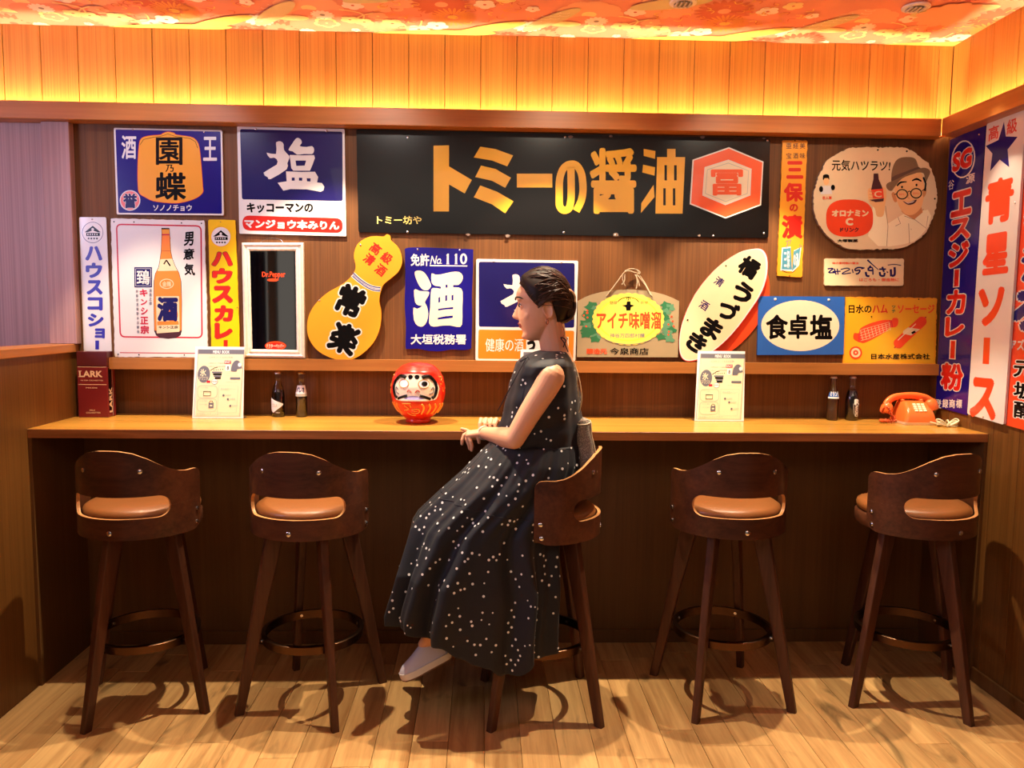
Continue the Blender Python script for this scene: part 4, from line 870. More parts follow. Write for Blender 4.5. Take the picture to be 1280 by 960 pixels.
# glass bottles
GLASS = mat('clear bottle glass', (.95, .97, .96), .03, trans=1, ior=1.45); COLA = mat('dark cola', (.012, .004, .003), .08, coat=.6); CAPM = mat('tin cap', (.8, .76, .68), .3, metal=.8)
def bottle(x, y, label, contour, filled, capm=CAPM):
    t = thing('glass_bottle', label, 'bottle', (x, y, CT), 'old soft drink bottles on the counter')
    pr = [(r*.95, CT+z) for r, z in contour]
    if filled:
        B().lathe([(.001, CT)]+pr, 28, x, y).make('bottle', GLASS, t, smooth=60)
        B().lathe([(r*.975, z+(.002 if i == 0 else 0)) for i, (r, z) in enumerate(pr) if z < CT+filled], 28, x, y).make('drink', COLA, t, smooth=60)
    else:
        inner = [(r*.86, z+(.004 if i == 0 else 0)) for i, (r, z) in enumerate(pr)]
        B().loft([[(x+r*math.cos(2*PI*k/28), y+r*math.sin(2*PI*k/28), z) for k in range(28)] for r, z in [(.001, CT)]+pr+inner[::-1]+[(.001, CT+.004)]], cap=False).make('bottle', GLASS, t, smooth=60)
    zt = pr[-1][1]
    B().lathe([(.0135, zt-.003), (.0155, zt-.003), (.0145, zt+.002), (.012, zt+.005), (.003, zt+.0055)], 24, x, y).make('cap', capm, t, smooth=50)
    return t, pr
def wrap(t, name, m, x, y, prof, poly, ang0, off=.0006, n=14):
    """a printed patch wrapped round the bottle: poly in (angle deg, height) - drawn as a grid clipped to rows"""
    b = B(); zs = sorted(set(p[1] for p in poly)); rows = []
    for k in range(n+1):
        z = lerp(min(zs), max(zs), k/n); xs = []
        for i in range(len(poly)):
            (a0, z0), (a1, z1) = poly[i], poly[(i+1) % len(poly)]
            if (z0 <= z <= z1 or z1 <= z <= z0) and z0 != z1: xs.append(a0+(a1-a0)*(z-z0)/(z1-z0))
            elif z0 == z1 == z: xs += [a0, a1]
        rows.append((min(xs), max(xs), z))
    vs = []; 
    tab = [(z-CT, r) for r, z in prof]
    for a0, a1, z in rows:
        r = interp(tab, z)+off
        for j in range(9):
            a = math.radians(ang0+lerp(a0, a1, j/8)); vs.append((x+r*math.sin(a), y-r*math.cos(a), CT+z))
    fs = [(i*9+j, i*9+j+1, (i+1)*9+j+1, (i+1)*9+j) for i in range(n) for j in range(8)]
    b.add(vs, fs).make(name, m, t, smooth=180)
def wtext(t, name, m, x, y, prof, ch, a0, a1, z0, z1, bold=.03, off=.0012, vert=False):
    tab = [(z-CT, r) for r, z in prof]; vs, fs = glyph(ch); xs = [v[0] for v in vs]; ys = [v[1] for v in vs]; b = B()
    for kk, (ox, oy) in enumerate([(0, 0), (bold, 0), (-bold, 0), (0, bold), (0, -bold)]):
        o = []
        for vx, vy in vs:
            u, v = (vx+ox-min(xs))/(max(xs)-min(xs)), (vy+oy-min(ys))/(max(ys)-min(ys))
            if vert: u, v = 1-v, u
            z = lerp(z0, z1, v); a = math.radians(lerp(a0, a1, u)); r = interp(tab, z)+off+kk*1e-5
            o.append((x+r*math.sin(a), y-r*math.cos(a), CT+z))
        b.add(o, fs)
    b.make(name, m, t)
fat = [(.026, 0), (.029, .004), (.0305, .04), (.031, .07), (.030, .095), (.026, .12), (.020, .138), (.0145, .15), (.0125, .17), (.0122, .196)]
slim = [(.024, 0), (.0265, .004), (.0265, .095), (.0265, .105), (.0245, .112), (.019, .135), (.0140, .152), (.0125, .17), (.0122, .196)]
t, pr = bottle(-.915, .005, 'dark round cola bottle with a white kite label, left pair on the counter', fat, .128)
wrap(t, 'paper_label', mat('white bottle label', rgb(222, 214, 216), .4), -.915, .005, pr, [(-75, .088), (65, .058), (-35, .02), (-75, .03)], 0); wtext(t, 'lettering', LGREY, -.915, .005, pr, 'COLA', -50, 5, .046, .06); wtext(t, 'lettering', LGREY, -.915, .005, pr, '190ml', -5, 25, .018, .024)
t, pr = bottle(-.812, .005, 'dark straight cola bottle with a white shoulder label, right of the kite label bottle', slim, .11, mat('gold cap', rgb(196, 160, 84), .35, metal=.7))
wrap(t, 'paper_label', MATS['white bottle label'], -.812, .005, pr, [(-80, .142), (80, .142), (80, .104), (-80, .104)], 0); wrap(t, 'paper_label', LGREY, -.812, .005, pr, [(-80, .103), (80, .103), (80, .093), (-80, .093)], 0); wtext(t, 'lettering', DNAVY, -.812, .005, pr, 'パレオ', -48, 48, .112, .134, .05)
t, pr = bottle(1.600, -.01, 'empty clear glass bottle with a blue and white shoulder print', [(r*1.03, z) for r, z in slim], 0)
wrap(t, 'shoulder_print', BLUE, 1.6, -.01, pr, [(-70, .128), (70, .128), (75, .108), (-75, .108)], 0); wrap(t, 'shoulder_print', PAPW, 1.6, -.01, pr, [(-72, .108), (72, .108), (75, .101), (-75, .101)], 0, .0009); wtext(t, 'lettering', PAPW, 1.6, -.01, pr, 'ミリンダ', -55, 55, .112, .134, .05)
t, pr = bottle(1.690, -.01, 'dark cola bottle with a white printed side standing next to the telephone', fat, .15)
wtext(t, 'lettering', PAPW, 1.69, -.01, pr, 'R', 0, 48, .075, .098, .06); wtext(t, 'lettering', PAPW, 1.69, -.01, pr, 'CROWN', 5, 40, .02, .07, .04, vert=True); wrap(t, 'printed_line', LGREY, 1.69, -.01, pr, [(-14, .08), (-10, .08), (-2, .03), (-6, .03)], 0)

# daruma doll
dx, dy = -.277, -.165
t = thing('daruma_doll', 'round red daruma doll with a white face, one eye painted', 'doll', (dx, dy, CT))
DR = mat('daruma lacquer red', rgb(214, 36, 20), .3, coat=.4); DF = mat('daruma face white', rgb(244, 226, 206), .4); DG = mat('daruma gold paint', rgb(236, 164, 72), .3, metal=.3)
prof = [(.045, 0), (.052, .004), (.054, .014), (.050, .018), (.072, .035), (.094, .06), (.109, .09), (.116, .125), (.1155, .16), (.108, .195), (.092, .225), (.068, .246), (.038, .256), (.006, .259)]
tb = [(z, r) for r, z in prof]
rings = []
for i in range(61):
    z = .259*i/60; r = interp(tb, z); row = []
    for k in range(64):
        a = 2*PI*k/64; ang = math.atan2(math.sin(a), math.cos(a)); rr = r
        row.append((ang, rr, z))
    rings.append(row)
def dpt(a, z, off=0):      # a: angle from the front (toward -Y), + to the right
    r = interp(tb, z)+off
    f_ = 1.0
    if .108 < z < .215 and abs(a) < 62: f_ = 1-.07*min(1, (62-abs(a))/14)*min(1, (z-.108)/.012, (.215-z)/.012)
    a_ = math.radians(a-6); return (dx+r*f_*math.sin(a_), dy-r*f_*math.cos(a_), CT+z)
b = B(); n = 90
b.loft([[dpt(-180+360*k/n, .259*i/70) for k in range(n)] for i in range(71)]); b.make('body', DR, t, smooth=60)
def dpatch(name, m, loop, off, gx=14):
    """closed outline in (angle, height mm) triangulated finely on the doll"""
    lo = loop; xs = [p[0] for p in lo]; b = B()
    L_ = []
    for k in range(gx+1):
        x = lerp(min(xs)+.01, max(xs)-.01, k/gx); ys = []
        for i in range(len(lo)):
            (a0, z0), (a1, z1) = lo[i], lo[(i+1) % len(lo)]
            if (a0-x)*(a1-x) <= 0 and a0 != a1: ys.append(z0+(z1-z0)*(x-a0)/(a1-a0))
        L_.append((x, min(ys), max(ys)))
    rows = max(3, int((max(p[1] for p in lo)-min(p[1] for p in lo))/5))
    vs = [dpt(x, lerp(a, c, j/rows)/1000, off) for x, a, c in L_ for j in range(rows+1)]
    fs = [(i*(rows+1)+j, (i+1)*(rows+1)+j, (i+1)*(rows+1)+j+1, i*(rows+1)+j+1) for i in range(gx) for j in range(rows)]
    b.add(vs, fs).make(name, m, t, smooth=180)
def dstroke(name, m, pts, w, off):
    pts = [tuple(p)[:2] for p in smoothpath([Vector((x, y, 0)) for x, y in pts], 5)]
    b = B(); b.tube([dpt(x, z/1000, off) for x, z in pts], w/2000, 6, flat=1); b.make(name, m, t, smooth=180)
dpatch('face', DF, smooth2([(-56, 160), (-50, 200), (-20, 215), (15, 216), (45, 204), (60, 165), (58, 125), (45, 106), (0, 103), (-42, 106), (-55, 130)], 4), .0012, 30)
for s_ in (-1, 1):
    dstroke('eyebrow', BLK, [(s_*20, 200), (s_*28, 205), (s_*38, 205), (s_*48, 192)], 17, .001)
    dstroke('whisker', BLK, [(s_*48, 194), (s_*53, 178), (s_*54, 150), (s_*50, 124), (s_*42, 114)], 15, .0)
    dstroke('whisker', GREY, [(s_*40, 150), (s_*46, 160), (s_*46, 140), (s_*36, 132)], 4, .002)
    dstroke('moustache', BLK, [(s_*14, 126), (s_*24, 121), (s_*38, 111)], 13, .0)
    dpatch('eye_white', mat('doll eye white', rgb(226, 226, 236), .3), ell(s_*24, 176, 12, 16, 20), .0022)
    dstroke('eye_rim', DG, ell(s_*24, 176, 13, 17, 14)+[(s_*24+13, 176)], 3, .0022)
    dstroke('nostril', DR, [(s_*4, 140), (s_*10, 150), (s_*14, 142)], 3.5, .002)
dpatch('pupil', BLK, ell(25, 176, 7, 10, 16), .0036)
dpatch('eyebrow', BLK, ell(-8, 204, 6, 9, 14), .0025); dpatch('eyebrow', BLK, ell(8, 204, 6, 9, 14), .0025)
dpatch('mouth', mat('doll lilac lip', rgb(160, 150, 196), .4), [(-22, 114), (-10, 124), (0, 127), (10, 124), (24, 114), (10, 110), (-10, 110)], .002)
for k, a in enumerate((22, 38, 54, 70, 86)): dstroke('gold_stripe', DG, [(a-4, 92-k*1.5), (a+2, 74), (a-2, 46)], 9, .001)
for k, a in enumerate((-44, -58, -72)): dstroke('gold_stripe', DG, [(a+2, 92), (a-2, 74), (a+4, 50)], 4, .0008)
for pts in ([(-26, 92), (-5, 94)], [(-22, 84), (-12, 70), (-26, 62)], [(-8, 88), (-6, 76)], [(-5, 66), (10, 70), (14, 56), (2, 48), (-8, 54)], [(-20, 52), (-10, 42), (4, 40)], [(0, 58), (8, 60)]): dstroke('gold_script', DG, pts, 5, .001)
for k in range(26):
    a = (1 if k % 2 else -1)*random.uniform(64, 88); z = random.uniform(125, 205); dstroke('gold_fleck', DG, [(a, z), (a+random.uniform(-5, 5), z+random.uniform(4, 9))], 2.4, .0006)

# orange push-button telephone
t = thing('telephone', 'orange push-button telephone with its handset lying across', 'telephone', (1.93, -.13, CT))
OR = mat('orange telephone plastic', rgb(240, 112, 48), .25, coat=.5); OR2 = mat('orange cord plastic', rgb(226, 100, 48), .4); CRM = mat('cream plastic', rgb(232, 214, 190), .35)
def ring4(x0, x1, y0, y1, z, r=.018, n=5):
    return [(x, y, z) for x, y in rquad([(x0, y0), (x1, y0), (x1, y1), (x0, y1)], r, n)]
X0, X1 = 1.862, 2.000
b = B().loft([ring4(X0-.002, X1+.002, -.165, -.02, CT+.001), ring4(X0-.004, X1+.003, -.168, -.02, CT+.012)]); b.make('base_plate', CRM, t, smooth=40)
b = B().loft([ring4(X0-.004, X1+.003, -.168, -.02, CT+.0122), ring4(X0+.002, X1-.002, -.166, -.022, CT+.035), ring4(X0+.008, X1-.008, -.158, -.026, CT+.058), ring4(X0+.020, X1-.020, -.120, -.03, CT+.092), ring4(X0+.026, X1-.026, -.100, -.034, CT+.098)])
b.make('body', OR, t, smooth=50)
MK = MapLocal((X0+.040, -.1235, CT+.089), (1, 0, 0), (0, -.7, -.72)); 
for r in range(4):
    for c in range(3):
        o = MK(c*.019+.004, r*.0118+.002, .002); q = [o, o+MK.u*.013, o+MK.u*.013+MK.v*.008, o+MK.v*.008]
        B().loft([q, [p+MK.n*.005 for p in q]]).make('button', mat('cream button', rgb(250, 236, 196), .4), t)
for sx in (X0+.022, X1-.030):
    B().box(sx, sx+.010, -.085, -.035, CT+.096, CT+.106, bev=.002).make('cradle_prong', OR, t)
h = thing('telephone_handset', 'orange handset resting across the top of the telephone', 'handset', (1.92, -.06, CT+.09))
hp = smoothpath([(1.815, -.075, CT+.078), (1.830, -.072, CT+.098), (1.862, -.066, CT+.114), (1.93, -.06, CT+.120), (1.99, -.058, CT+.112), (2.022, -.056, CT+.096)], 5)
B().tube(hp, [.017+.004*abs(i/(len(hp)-1)-.5)*2 for i in range(len(hp))], 14, flat=.72).make('grip', OR, h, smooth=60)
B().loft([[Vector((2.026, -.060, CT+.084))+Vector((math.cos(a)*r+z*.30, math.sin(a)*r, -z+math.cos(a)*r*.3)) for a in [2*PI*k/20 for k in range(20)]] for r, z in ((.016, -.022), (.027, -.012), (.031, .008), (.030, .026), (.024, .030))]).make('mouthpiece', OR, h, smooth=50)
B().loft([[Vector((1.818, -.078, CT+.066))+Vector((math.cos(a)*r-z*.25, math.sin(a)*r, -z-math.cos(a)*r*.2)) for a in [2*PI*k/20 for k in range(20)]] for r, z in ((.015, -.022), (.024, -.01), (.026, .008), (.025, .020), (.020, .024))]).make('earpiece', OR, h, smooth=50)
def coil(p, r=.007, turns=40, wr=.0022, n=5):
    P_ = smoothpath(p, 20); out = []
    for i in range(len(P_)-1):
        d = (P_[i+1]-P_[i]).normalized(); a = d.orthogonal().normalized(); b_ = d.cross(a); ph = 2*PI*turns*i/len(P_)
        out.append(P_[i]+a*r*math.cos(ph)+b_*r*math.sin(ph))
    return out
cp = [(1.800, -.085, CT+.045), (1.785, -.10, CT+.058), (1.80, -.12, CT+.075), (1.815, -.12, CT+.045), (1.835, -.11, CT+.02), (1.800, -.10, CT+.012), (1.775, -.11, CT+.012), (1.80, -.13, CT+.012), (1.842, -.125, CT+.013)]
B().tube(coil(cp, .0065, 62), .0024, 5).make('coiled_cord', OR2, t, smooth=180)
c = B(); pts = []
cxx, cyy = 2.018, -.215
cz = CT
t2 = thing('cord_bundle', 'bundle of pale cream telephone cable tied in the right corner of the counter', 'cable', (cxx, cyy, CT))
for k in range(7):
    w = .045+.006*random.random(); hh = .012+.004*k*.6; pts = []
    for j in range(25):
        a = 2*PI*j/24; sq = abs(math.cos(a))
        pts.append((cxx+w*math.cos(a)*.92, cyy+(.018*math.sin(a)*(0.35+sq)+.004*math.sin(k*2+a)), CT+.004+.004*k*sq+.012*sq*(.5+.5*math.sin(k+a*2))))
    B().tube(pts, .0028, 6).make('cable_loop', mat('pale cream cable', rgb(226, 216, 176), .45), t2, smooth=180)
B().tube([(cxx+.006*math.cos(a), cyy+.022*math.cos(a), CT+.014+.016*math.sin(a)) for a in [2*PI*k/12 for k in range(13)]], .0028, 6).make('cable_tie', MATS['pale cream cable'], t2, smooth=180)
B().tube(smoothpath([(cxx-.04, cyy+.005, CT+.012), (cxx-.045, cyy+.06, CT+.014), (2.012, -.10, CT+.006)], 5), .0026, 6).make('cable_end', MATS['pale cream cable'], t2, smooth=180)

# ================================================================== BAR STOOLS
R0 = .226
LEA = mat('tan leather', rgb(136, 82, 40), .4, coat=.1, bump=(160, .25, .002), mottle=.12); SCW = mat('steel screw', (.72, .7, .74), .22, metal=1)
def top_z(a):
    a = abs(a); return interp([(0, 1.020), (10, 1.019), (22, 1.010), (34, .989), (45, .964), (55, .944), (63, .933), (72, .928), (80, .929), (86, .927), (89, .919), (91, .905)], a)
def bot_z(a):
    a = abs(a); return interp([(0, .695), (72, .695), (80, .697), (86, .705), (89, .716), (91, .73)], a)
def slot_h(a):
    a = abs(a)
    if a >= 54: return 0
    return .040*(1 if a < 42 else math.sqrt(max(0, 1-((a-42)/12)**2)))
def shell_band(lower):
    b = B(); A = [-91+182*k/120 for k in range(121)]; A = sorted(set(A+[-54, 54, -42, 42])); prev = None; vs = []; fs = []; mi = []
    for a in A:
        m_ = .810+.002; h_ = slot_h(a)
        z0, z1 = (bot_z(a), m_-h_) if lower else (m_+h_, top_z(a))
        ca, sa = math.cos(math.radians(a)), math.sin(math.radians(a)); o = len(vs)
        for r, z in ((R0, z0), (R0+.002*(z1-.7), z1), (R0-.012+.002*(z1-.7), z1), (R0-.012, z0)): vs.append((r*sa, -r*ca, z))
        if prev is not None:
            for k in range(4):
                fs.append((prev+k, o+k, o+(k+1) % 4, prev+(k+1) % 4)); mi.append(1 if k == 1 or (k == 3) else 0)
        prev = o
    n = len(vs); fs += [(3, 2, 1, 0), (n-4, n-3, n-2, n-1)]; mi += [1, 1]
    b.v = vs; b.f = fs; b.m = mi; return b
def make_stool():
    root = thing('bar_stool', 'x', 'bar stool', (0, 0, 0), 'walnut bar stools along the counter')
    b = shell_band(True); b2 = shell_band(False); b.add(b2.v, b2.f); b.m[-len(b2.f):] = b2.m
    sh = b.make('backrest', [W_WAL, W_PLY], root, smooth=35)
    pan = B().lathe([(.18, .697), (.208, .700), (.213, .712), (.213, .745), (.206, .752)], 48).make('seat_pan', W_WAL, root, smooth=50)
    cu = B().lathe([(.196, .7525), (.2065, .760), (.2085, .776), (.204, .788), (.190, .797), (.15, .804), (.08, .808), (.01, .809)], 48).make('seat_cushion', LEA, root, smooth=50)
    for (a, z, r) in ((-28, .945, .0085), (28, .945, .0085), (0, .722, .0095), (-84, .722, .008), (84, .722, .008), (-85, .772, .008), (85, .772, .008)):
        d = Vector((math.sin(math.radians(a)), -math.cos(math.radians(a)), 0)); e = Vector((0, 0, 1)); f_ = d.cross(e); b = B()
        rr = R0+.0006
        b.loft([[d*(rr+h_)+(e*math.cos(2*PI*k/12)+f_*math.sin(2*PI*k/12))*q+Vector((0, 0, z)) for k in range(12)] for q, h_ in ((r, -.001), (r, .002), (r*.6, .0045))])
        b.make('screw', SCW, root, smooth=40)
    for k in range(4):
        a = math.radians(45+90*k); d = Vector((math.cos(a), math.sin(a), 0)); s_ = Vector((-math.sin(a), math.cos(a), 0))
        b = B(); rings = []
        for z, rc, w, tt in ((.695, .140, .070, .032), (.66, .146, .066, .032), (.4, .203, .050, .030), (.15, .253, .040, .028), (0, .284, .034, .027)):
            q = rquad([(-w/2, -tt/2), (w/2, -tt/2), (w/2, tt/2), (-w/2, tt/2)], .006, 3)
            rings.append([d*(rc+x)+s_*y+Vector((0, 0, z)) for x, y in q])
        b.loft(rings[::-1]); b.make('leg', W_LEG, root, smooth=50)
        d2 = d*.222; b = B()
        b.tube([d*.176+Vector((0, 0, .272)), d*.200+Vector((0, 0, .272))], .006, 8).make('screw', SCW, root, smooth=40)
    for k in range(2):
        a = math.radians(45+90*k); b = B(); d = Vector((math.cos(a), math.sin(a), 0)); s_ = Vector((-math.sin(a), math.cos(a), 0)); z0, z1 = (.668, .6955)
        b.loft([[d*sx*.15+s_*sy*.019+Vector((0, 0, z)) for sx, sy in ((-1, -1), (1, -1), (1, 1), (-1, 1))] for z in (z0-(.0 if k else .0), z1)]); b.make('cross_rail', W_LEG, root)
    rb = []
    for k in range(48):
        a = 2*PI*k/48; rb.append([(r*math.cos(a), r*math.sin(a), z) for r, z in ((.178, .257), (.194, .257), (.196, .286), (.192, .289), (.180, .289))])
    B().loft(rb+[rb[0]], cap=False).make('footrest', DMET, root, smooth=40)
    return root
stool0 = make_stool()
LOW = ('leg', 'cross_rail', 'footrest')
SPOTS = [(-1.303, -.512, 20, -7, 'walnut bar stool at the left end below the cigarette packet'),
         (-.659, -.521, -18, -9, 'walnut bar stool below the mirror and the gourd sign'),
         (.229, -.571, 3.3, 80, 'walnut bar stool the woman sits on, its back turned to the right'),
         (.969, -.501, 10.4, 3, 'walnut bar stool below the right menu card'),
         (1.719, -.511, -20.8, 17, 'walnut bar stool at the right end against the wall')]
for i, (x, y, lr, az, lab) in enumerate(SPOTS):
    o = stool0 if i == 0 else copy_tree(stool0)
    o.location = (x, y, 0); o['label'] = lab; o['org'] = (x, y, 0)
    for ch in o.children:
        low = ch.name.split('.')[0] in LOW or (ch.name.startswith('screw') and max(v.co.z for v in ch.data.vertices) < .4)
        ch.rotation_euler.z = math.radians(lr if low else az)

# ================================================================== THE WOMAN
SKIN = mat('skin', rgb(226, 168, 132), .45, sub=.12, spec=.4); LIPM = mat('lips', rgb(176, 88, 76), .4); HAIRM = mat('dark brown hair', rgb(34, 22, 18), .55, spec=.3)
def hairmat():
    m = bpy.data.materials.new('brown hair strands'); m.use_nodes = True; nt = m.node_tree; b = nt.nodes['Principled BSDF']
    tc = nt.nodes.new('ShaderNodeTexCoord'); n = nt.nodes.new('ShaderNodeTexNoise'); n.inputs['Scale'].default_value = 60; n.inputs['Detail'].default_value = 5
    nt.links.new(tc.outputs['Object'], n.inputs['Vector']); mx = nt.nodes.new('ShaderNodeMix'); mx.data_type = 'RGBA'
    mx.inputs[6].default_value = (*rgb(26, 15, 12), 1); mx.inputs[7].default_value = (*rgb(88, 56, 38), 1); nt.links.new(n.outputs['Fac'], mx.inputs[0]); nt.links.new(mx.outputs[2], b.inputs['Base Color'])
    b.inputs['Roughness'].default_value = .5; b.inputs['Specular IOR Level'].default_value = .35; return m
HAIRS = hairmat()
WX, WY = .21, -.585
woman = thing('person', 'woman in a black dotted sleeveless dress perched sideways on a stool, hands on the counter', 'person', (WX, WY, .17))
# ---- head: slices; local f forward, s side (+ = toward the camera), u up
HS = 1.10; HYAW = math.radians(3); HPIT = math.radians(4); HC = at(679, 386, Y=WY)
def hl(f, s, u):
    f, s, u = f*HS, s*HS, u*HS
    f, u = f*math.cos(HPIT)+u*math.sin(HPIT), -f*math.sin(HPIT)+u*math.cos(HPIT)
    # forward = -X turned toward +Y ; side = -Y turned toward -X
    return HC+Vector((-f*math.cos(HYAW)-s*math.sin(HYAW), f*math.sin(HYAW)-s*math.cos(HYAW), u))
FRONT = [(-.106, .050), (-.103, .066), (-.096, .075), (-.088, .078), (-.078, .074), (-.070, .075), (-.058, .079), (-.045, .083), (-.03, .086), (-.01, .086), (.008, .083), (.020, .081), (.032, .087), (.045, .090), (.06, .088), (.078, .078), (.094, .060), (.106, .034), (.112, .004)]
BACK = [(-.106, .02), (-.103, .005), (-.09, -.010), (-.07, -.025), (-.05, -.045), (-.02, -.062), (.01, -.072), (.04, -.074), (.07, -.066), (.094, -.048), (.106, -.028), (.112, -.004)]
WID = [(-.106, .012), (-.103, .024), (-.094, .034), (-.08, .044), (-.06, .053), (-.03, .061), (0, .066), (.03, .071), (.055, .070), (.08, .058), (.095, .043), (.106, .024), (.112, .004)]
skin = B(); rings = []
for i in range(41):
    u = lerp(-.106, .112, i/40); fr_, bk, w = interp(FRONT, u), interp(BACK, u), interp(WID, u); c = (fr_+bk)/2+.006; r = []
    for k in range(40):
        t = 2*PI*k/40; ct, st_ = math.cos(t), math.sin(t)
        ff = c+(fr_-c)*abs(ct)**.92 if ct > 0 else c-(c-bk)*abs(ct)**.9
        ww = w*abs(st_)**.80*(1-.10*max(0, ct))
        r.append(hl(ff, math.copysign(ww, st_), u))
    rings.append(r)
skin.loft(rings)
def hell(f, s, u, rf, rs, ru, n=14, m=9):
    rings = []
    for i in range(1, m):
        t = PI*i/m; rings.append([hl(f+rf*math.sin(t)*math.cos(2*PI*k/n), s+rs*math.sin(t)*math.sin(2*PI*k/n), u-ru*math.cos(t)) for k in range(n)])
    skin.loft(rings)
# nose, lips, chin, brow, cheeks, eyelids, ears
skin.loft([[hl(f+rf*math.cos(a), rs*math.sin(a), u+.002*math.cos(a)) for a in [2*PI*k/12 for k in range(12)]] for f, rf, rs, u in ((.074, .010, .006, .024), (.078, .011, .007, .012), (.081, .015, .009, 0), (.083, .020, .011, -.012), (.084, .023, .0135, -.020), (.084, .021, .0145, -.027), (.080, .014, .011, -.033))])
hell(.089, .009, -.026, .009, .0055, .006); hell(.089, -.009, -.026, .009, .0055, .006)
hell(.0795, 0, -.0455, .0105, .020, .0055); hell(.0765, 0, -.0555, .0105, .018, .006); hell(.066, 0, -.090, .013, .015, .011)
for s_ in (-1, 1):
    hell(.050, s_*.036, -.020, .020, .020, .024); hell(.077, s_*.027, .036, .010, .022, .007); hell(.068, s_*.030, .014, .0125, .015, .010)
    skin.loft([[hl(-.014+rr*(.017*math.cos(a)+.004*math.sin(a)), s_*(.062+ss), -.002+rr*.032*math.sin(a)-.006*math.cos(a)*0) for a in [2*PI*k/20 for k in range(20)]] for rr, ss in ((.5, 0), (.85, .004), (1.0, .012), (.92, .016), (.72, .012), (.4, .009))]) 
# neck, shoulders and chest
NB = at(694, 446, Y=WY)
skin.capsule([hl(-.018, 0, -.045), hl(-.026, 0, -.10), NB+Vector((0, 0, .02)), NB+Vector((.01, 0, -.06))], [.055, .052, .053, .075], 24)
SHL = at(690, 468, Y=WY-.160); SHR = Vector((.262, WY+.155, 1.30))
skin.capsule([SHL, NB+Vector((-.01, 0, -.035)), SHR], [.043, .052, .043], 20)
skin.capsule([at(682, 480, Y=WY), (WX-.01, WY, 1.05), (WX+.01, WY, .90)], [.085, .09, .11], 20)
# left arm (camera side)
EL = at(643, 549, Y=-.745); WR = at(604, 541, Y=-.480)
skin.capsule([SHL+Vector((-.002, -.008, -.01)), SHL.lerp(EL, .25)+Vector((.004, -.006, 0)), SHL.lerp(EL, .6), EL], [.047, .045, .041, .036], 24)
skin.capsule([EL, EL.lerp(WR, .25), EL.lerp(WR, .6), WR], [.036, .0385, .031, .022], 22)
def fing(pts, r): skin.capsule(pts, r, 10)
HB = at(592, 543, Y=-.462)
hd = (HB-WR).normalized(); out_ = Vector((0, -1, 0))
# left hand: palm down over the counter edge, fingers hanging
K = [at(588, 541, Y=-.430), at(586, 541.5, Y=-.449), at(585, 542.5, Y=-.468), at(585, 544.5, Y=-.486)]
for kx, w in zip(K, (.011, .012, .012, .011)): skin.capsule([WR+Vector((0, (kx.y+.458)*.6, 0)), kx], [.015, w], 12)
skin.capsule([K[0], K[3]], [.010, .010], 10)
fing([K[0], at(582, 537.5, Y=-.428), at(577, 536, Y=-.428)], [.0095, .0085, .0065])
fing([K[1], at(580, 544, Y=-.452), at(578, 550, Y=-.456), at(577.5, 555, Y=-.455)], [.0098, .009, .008, .0062])
fing([K[2], at(583.5, 549, Y=-.474), at(586.5, 556, Y=-.477), at(587, 561, Y=-.474)], [.0098, .009, .008, .0062])
fing([K[3], at(588, 551, Y=-.494), at(590, 558, Y=-.496), at(589.5, 563, Y=-.493)], [.009, .0082, .0074, .006])
fing([at(600, 544, Y=-.485), at(598, 548, Y=-.492), at(599, 553, Y=-.488)], [.011, .0095, .007])
# right arm: forearm lies on the counter behind, fingers folded over the left wrist
ER = at(672, 538, Y=-.38); WR2 = at(629, 532, Y=-.372)
skin.capsule([SHR, SHR.lerp(ER, .5), ER], [.050, .042, .036], 20); skin.capsule([ER, ER.lerp(WR2, .4), WR2], [.036, .034, .023], 20)
KR = [at(622-6.4*k, 527.5-.4*k, Y=-.392) for k in range(4)]
for kx in KR: skin.capsule([WR2, kx], [.017, .0115], 12)
skin.capsule([KR[0], KR[3]], [.0105, .0105], 10)
for k, kx in enumerate(KR):
    x = 622-6.4*k
    fing([kx, at(x-1.5, 524, Y=-.418), at(x-3, 530, Y=-.440), at(x-3, 535, Y=-.446)], [.0098, .0094, .0082, .0066])
fing([at(620, 531, Y=-.39), at(610, 533.5, Y=-.402), at(603, 534.5, Y=-.412)], [.0105, .0095, .0075])
# legs under the skirt
for hip, knee, ank in (((.23, WY-.085, .885), (-.125, WY-.085, .740), at(538, 797, Y=-.625)), ((.23, WY+.085, .885), (-.10, WY+.08, .745), (-.02, WY+.06, .34))):
    hip, knee, ank = Vector(hip), Vector(knee), Vector(ank)
    skin.capsule([hip, hip.lerp(knee, .5), knee], [.085, .066, .044], 20)
    skin.capsule([knee, knee.lerp(ank, .3), knee.lerp(ank, .8), ank], [.044, .046, .032, .030], 20)
    d = (Vector((-.10, 0, -.10)) if hip.y < WY else Vector((-.09, 0, -.05))); skin.capsule([ank, ank+d*(.8 if hip.y > WY else .25)], [.030, .024 if hip.y > WY else .022], 14)
    if hip.y < WY: ANK = ank
    else: ANK2 = ank
tmp = skin.make('body_tmp', SKIN, smooth=180)
for nm, kw in (('REMESH', dict(mode='VOXEL', voxel_size=.0026)), ('SMOOTH', dict(factor=.5, iterations=3))):
    md = tmp.modifiers.new(nm, nm)
    for k_, v_ in kw.items(): setattr(md, k_, v_)
dg = bpy.context.evaluated_depsgraph_get(); dg.update()
me = bpy.data.meshes.new_from_object(tmp.evaluated_get(dg)); bpy.data.objects.remove(tmp)
org = Vector(woman['org'])
lipc = [hl(.086, 0, -.0455), hl(.083, 0, -.0555)]
me.materials.clear(); me.materials.append(SKIN); me.materials.append(LIPM)
inv = []
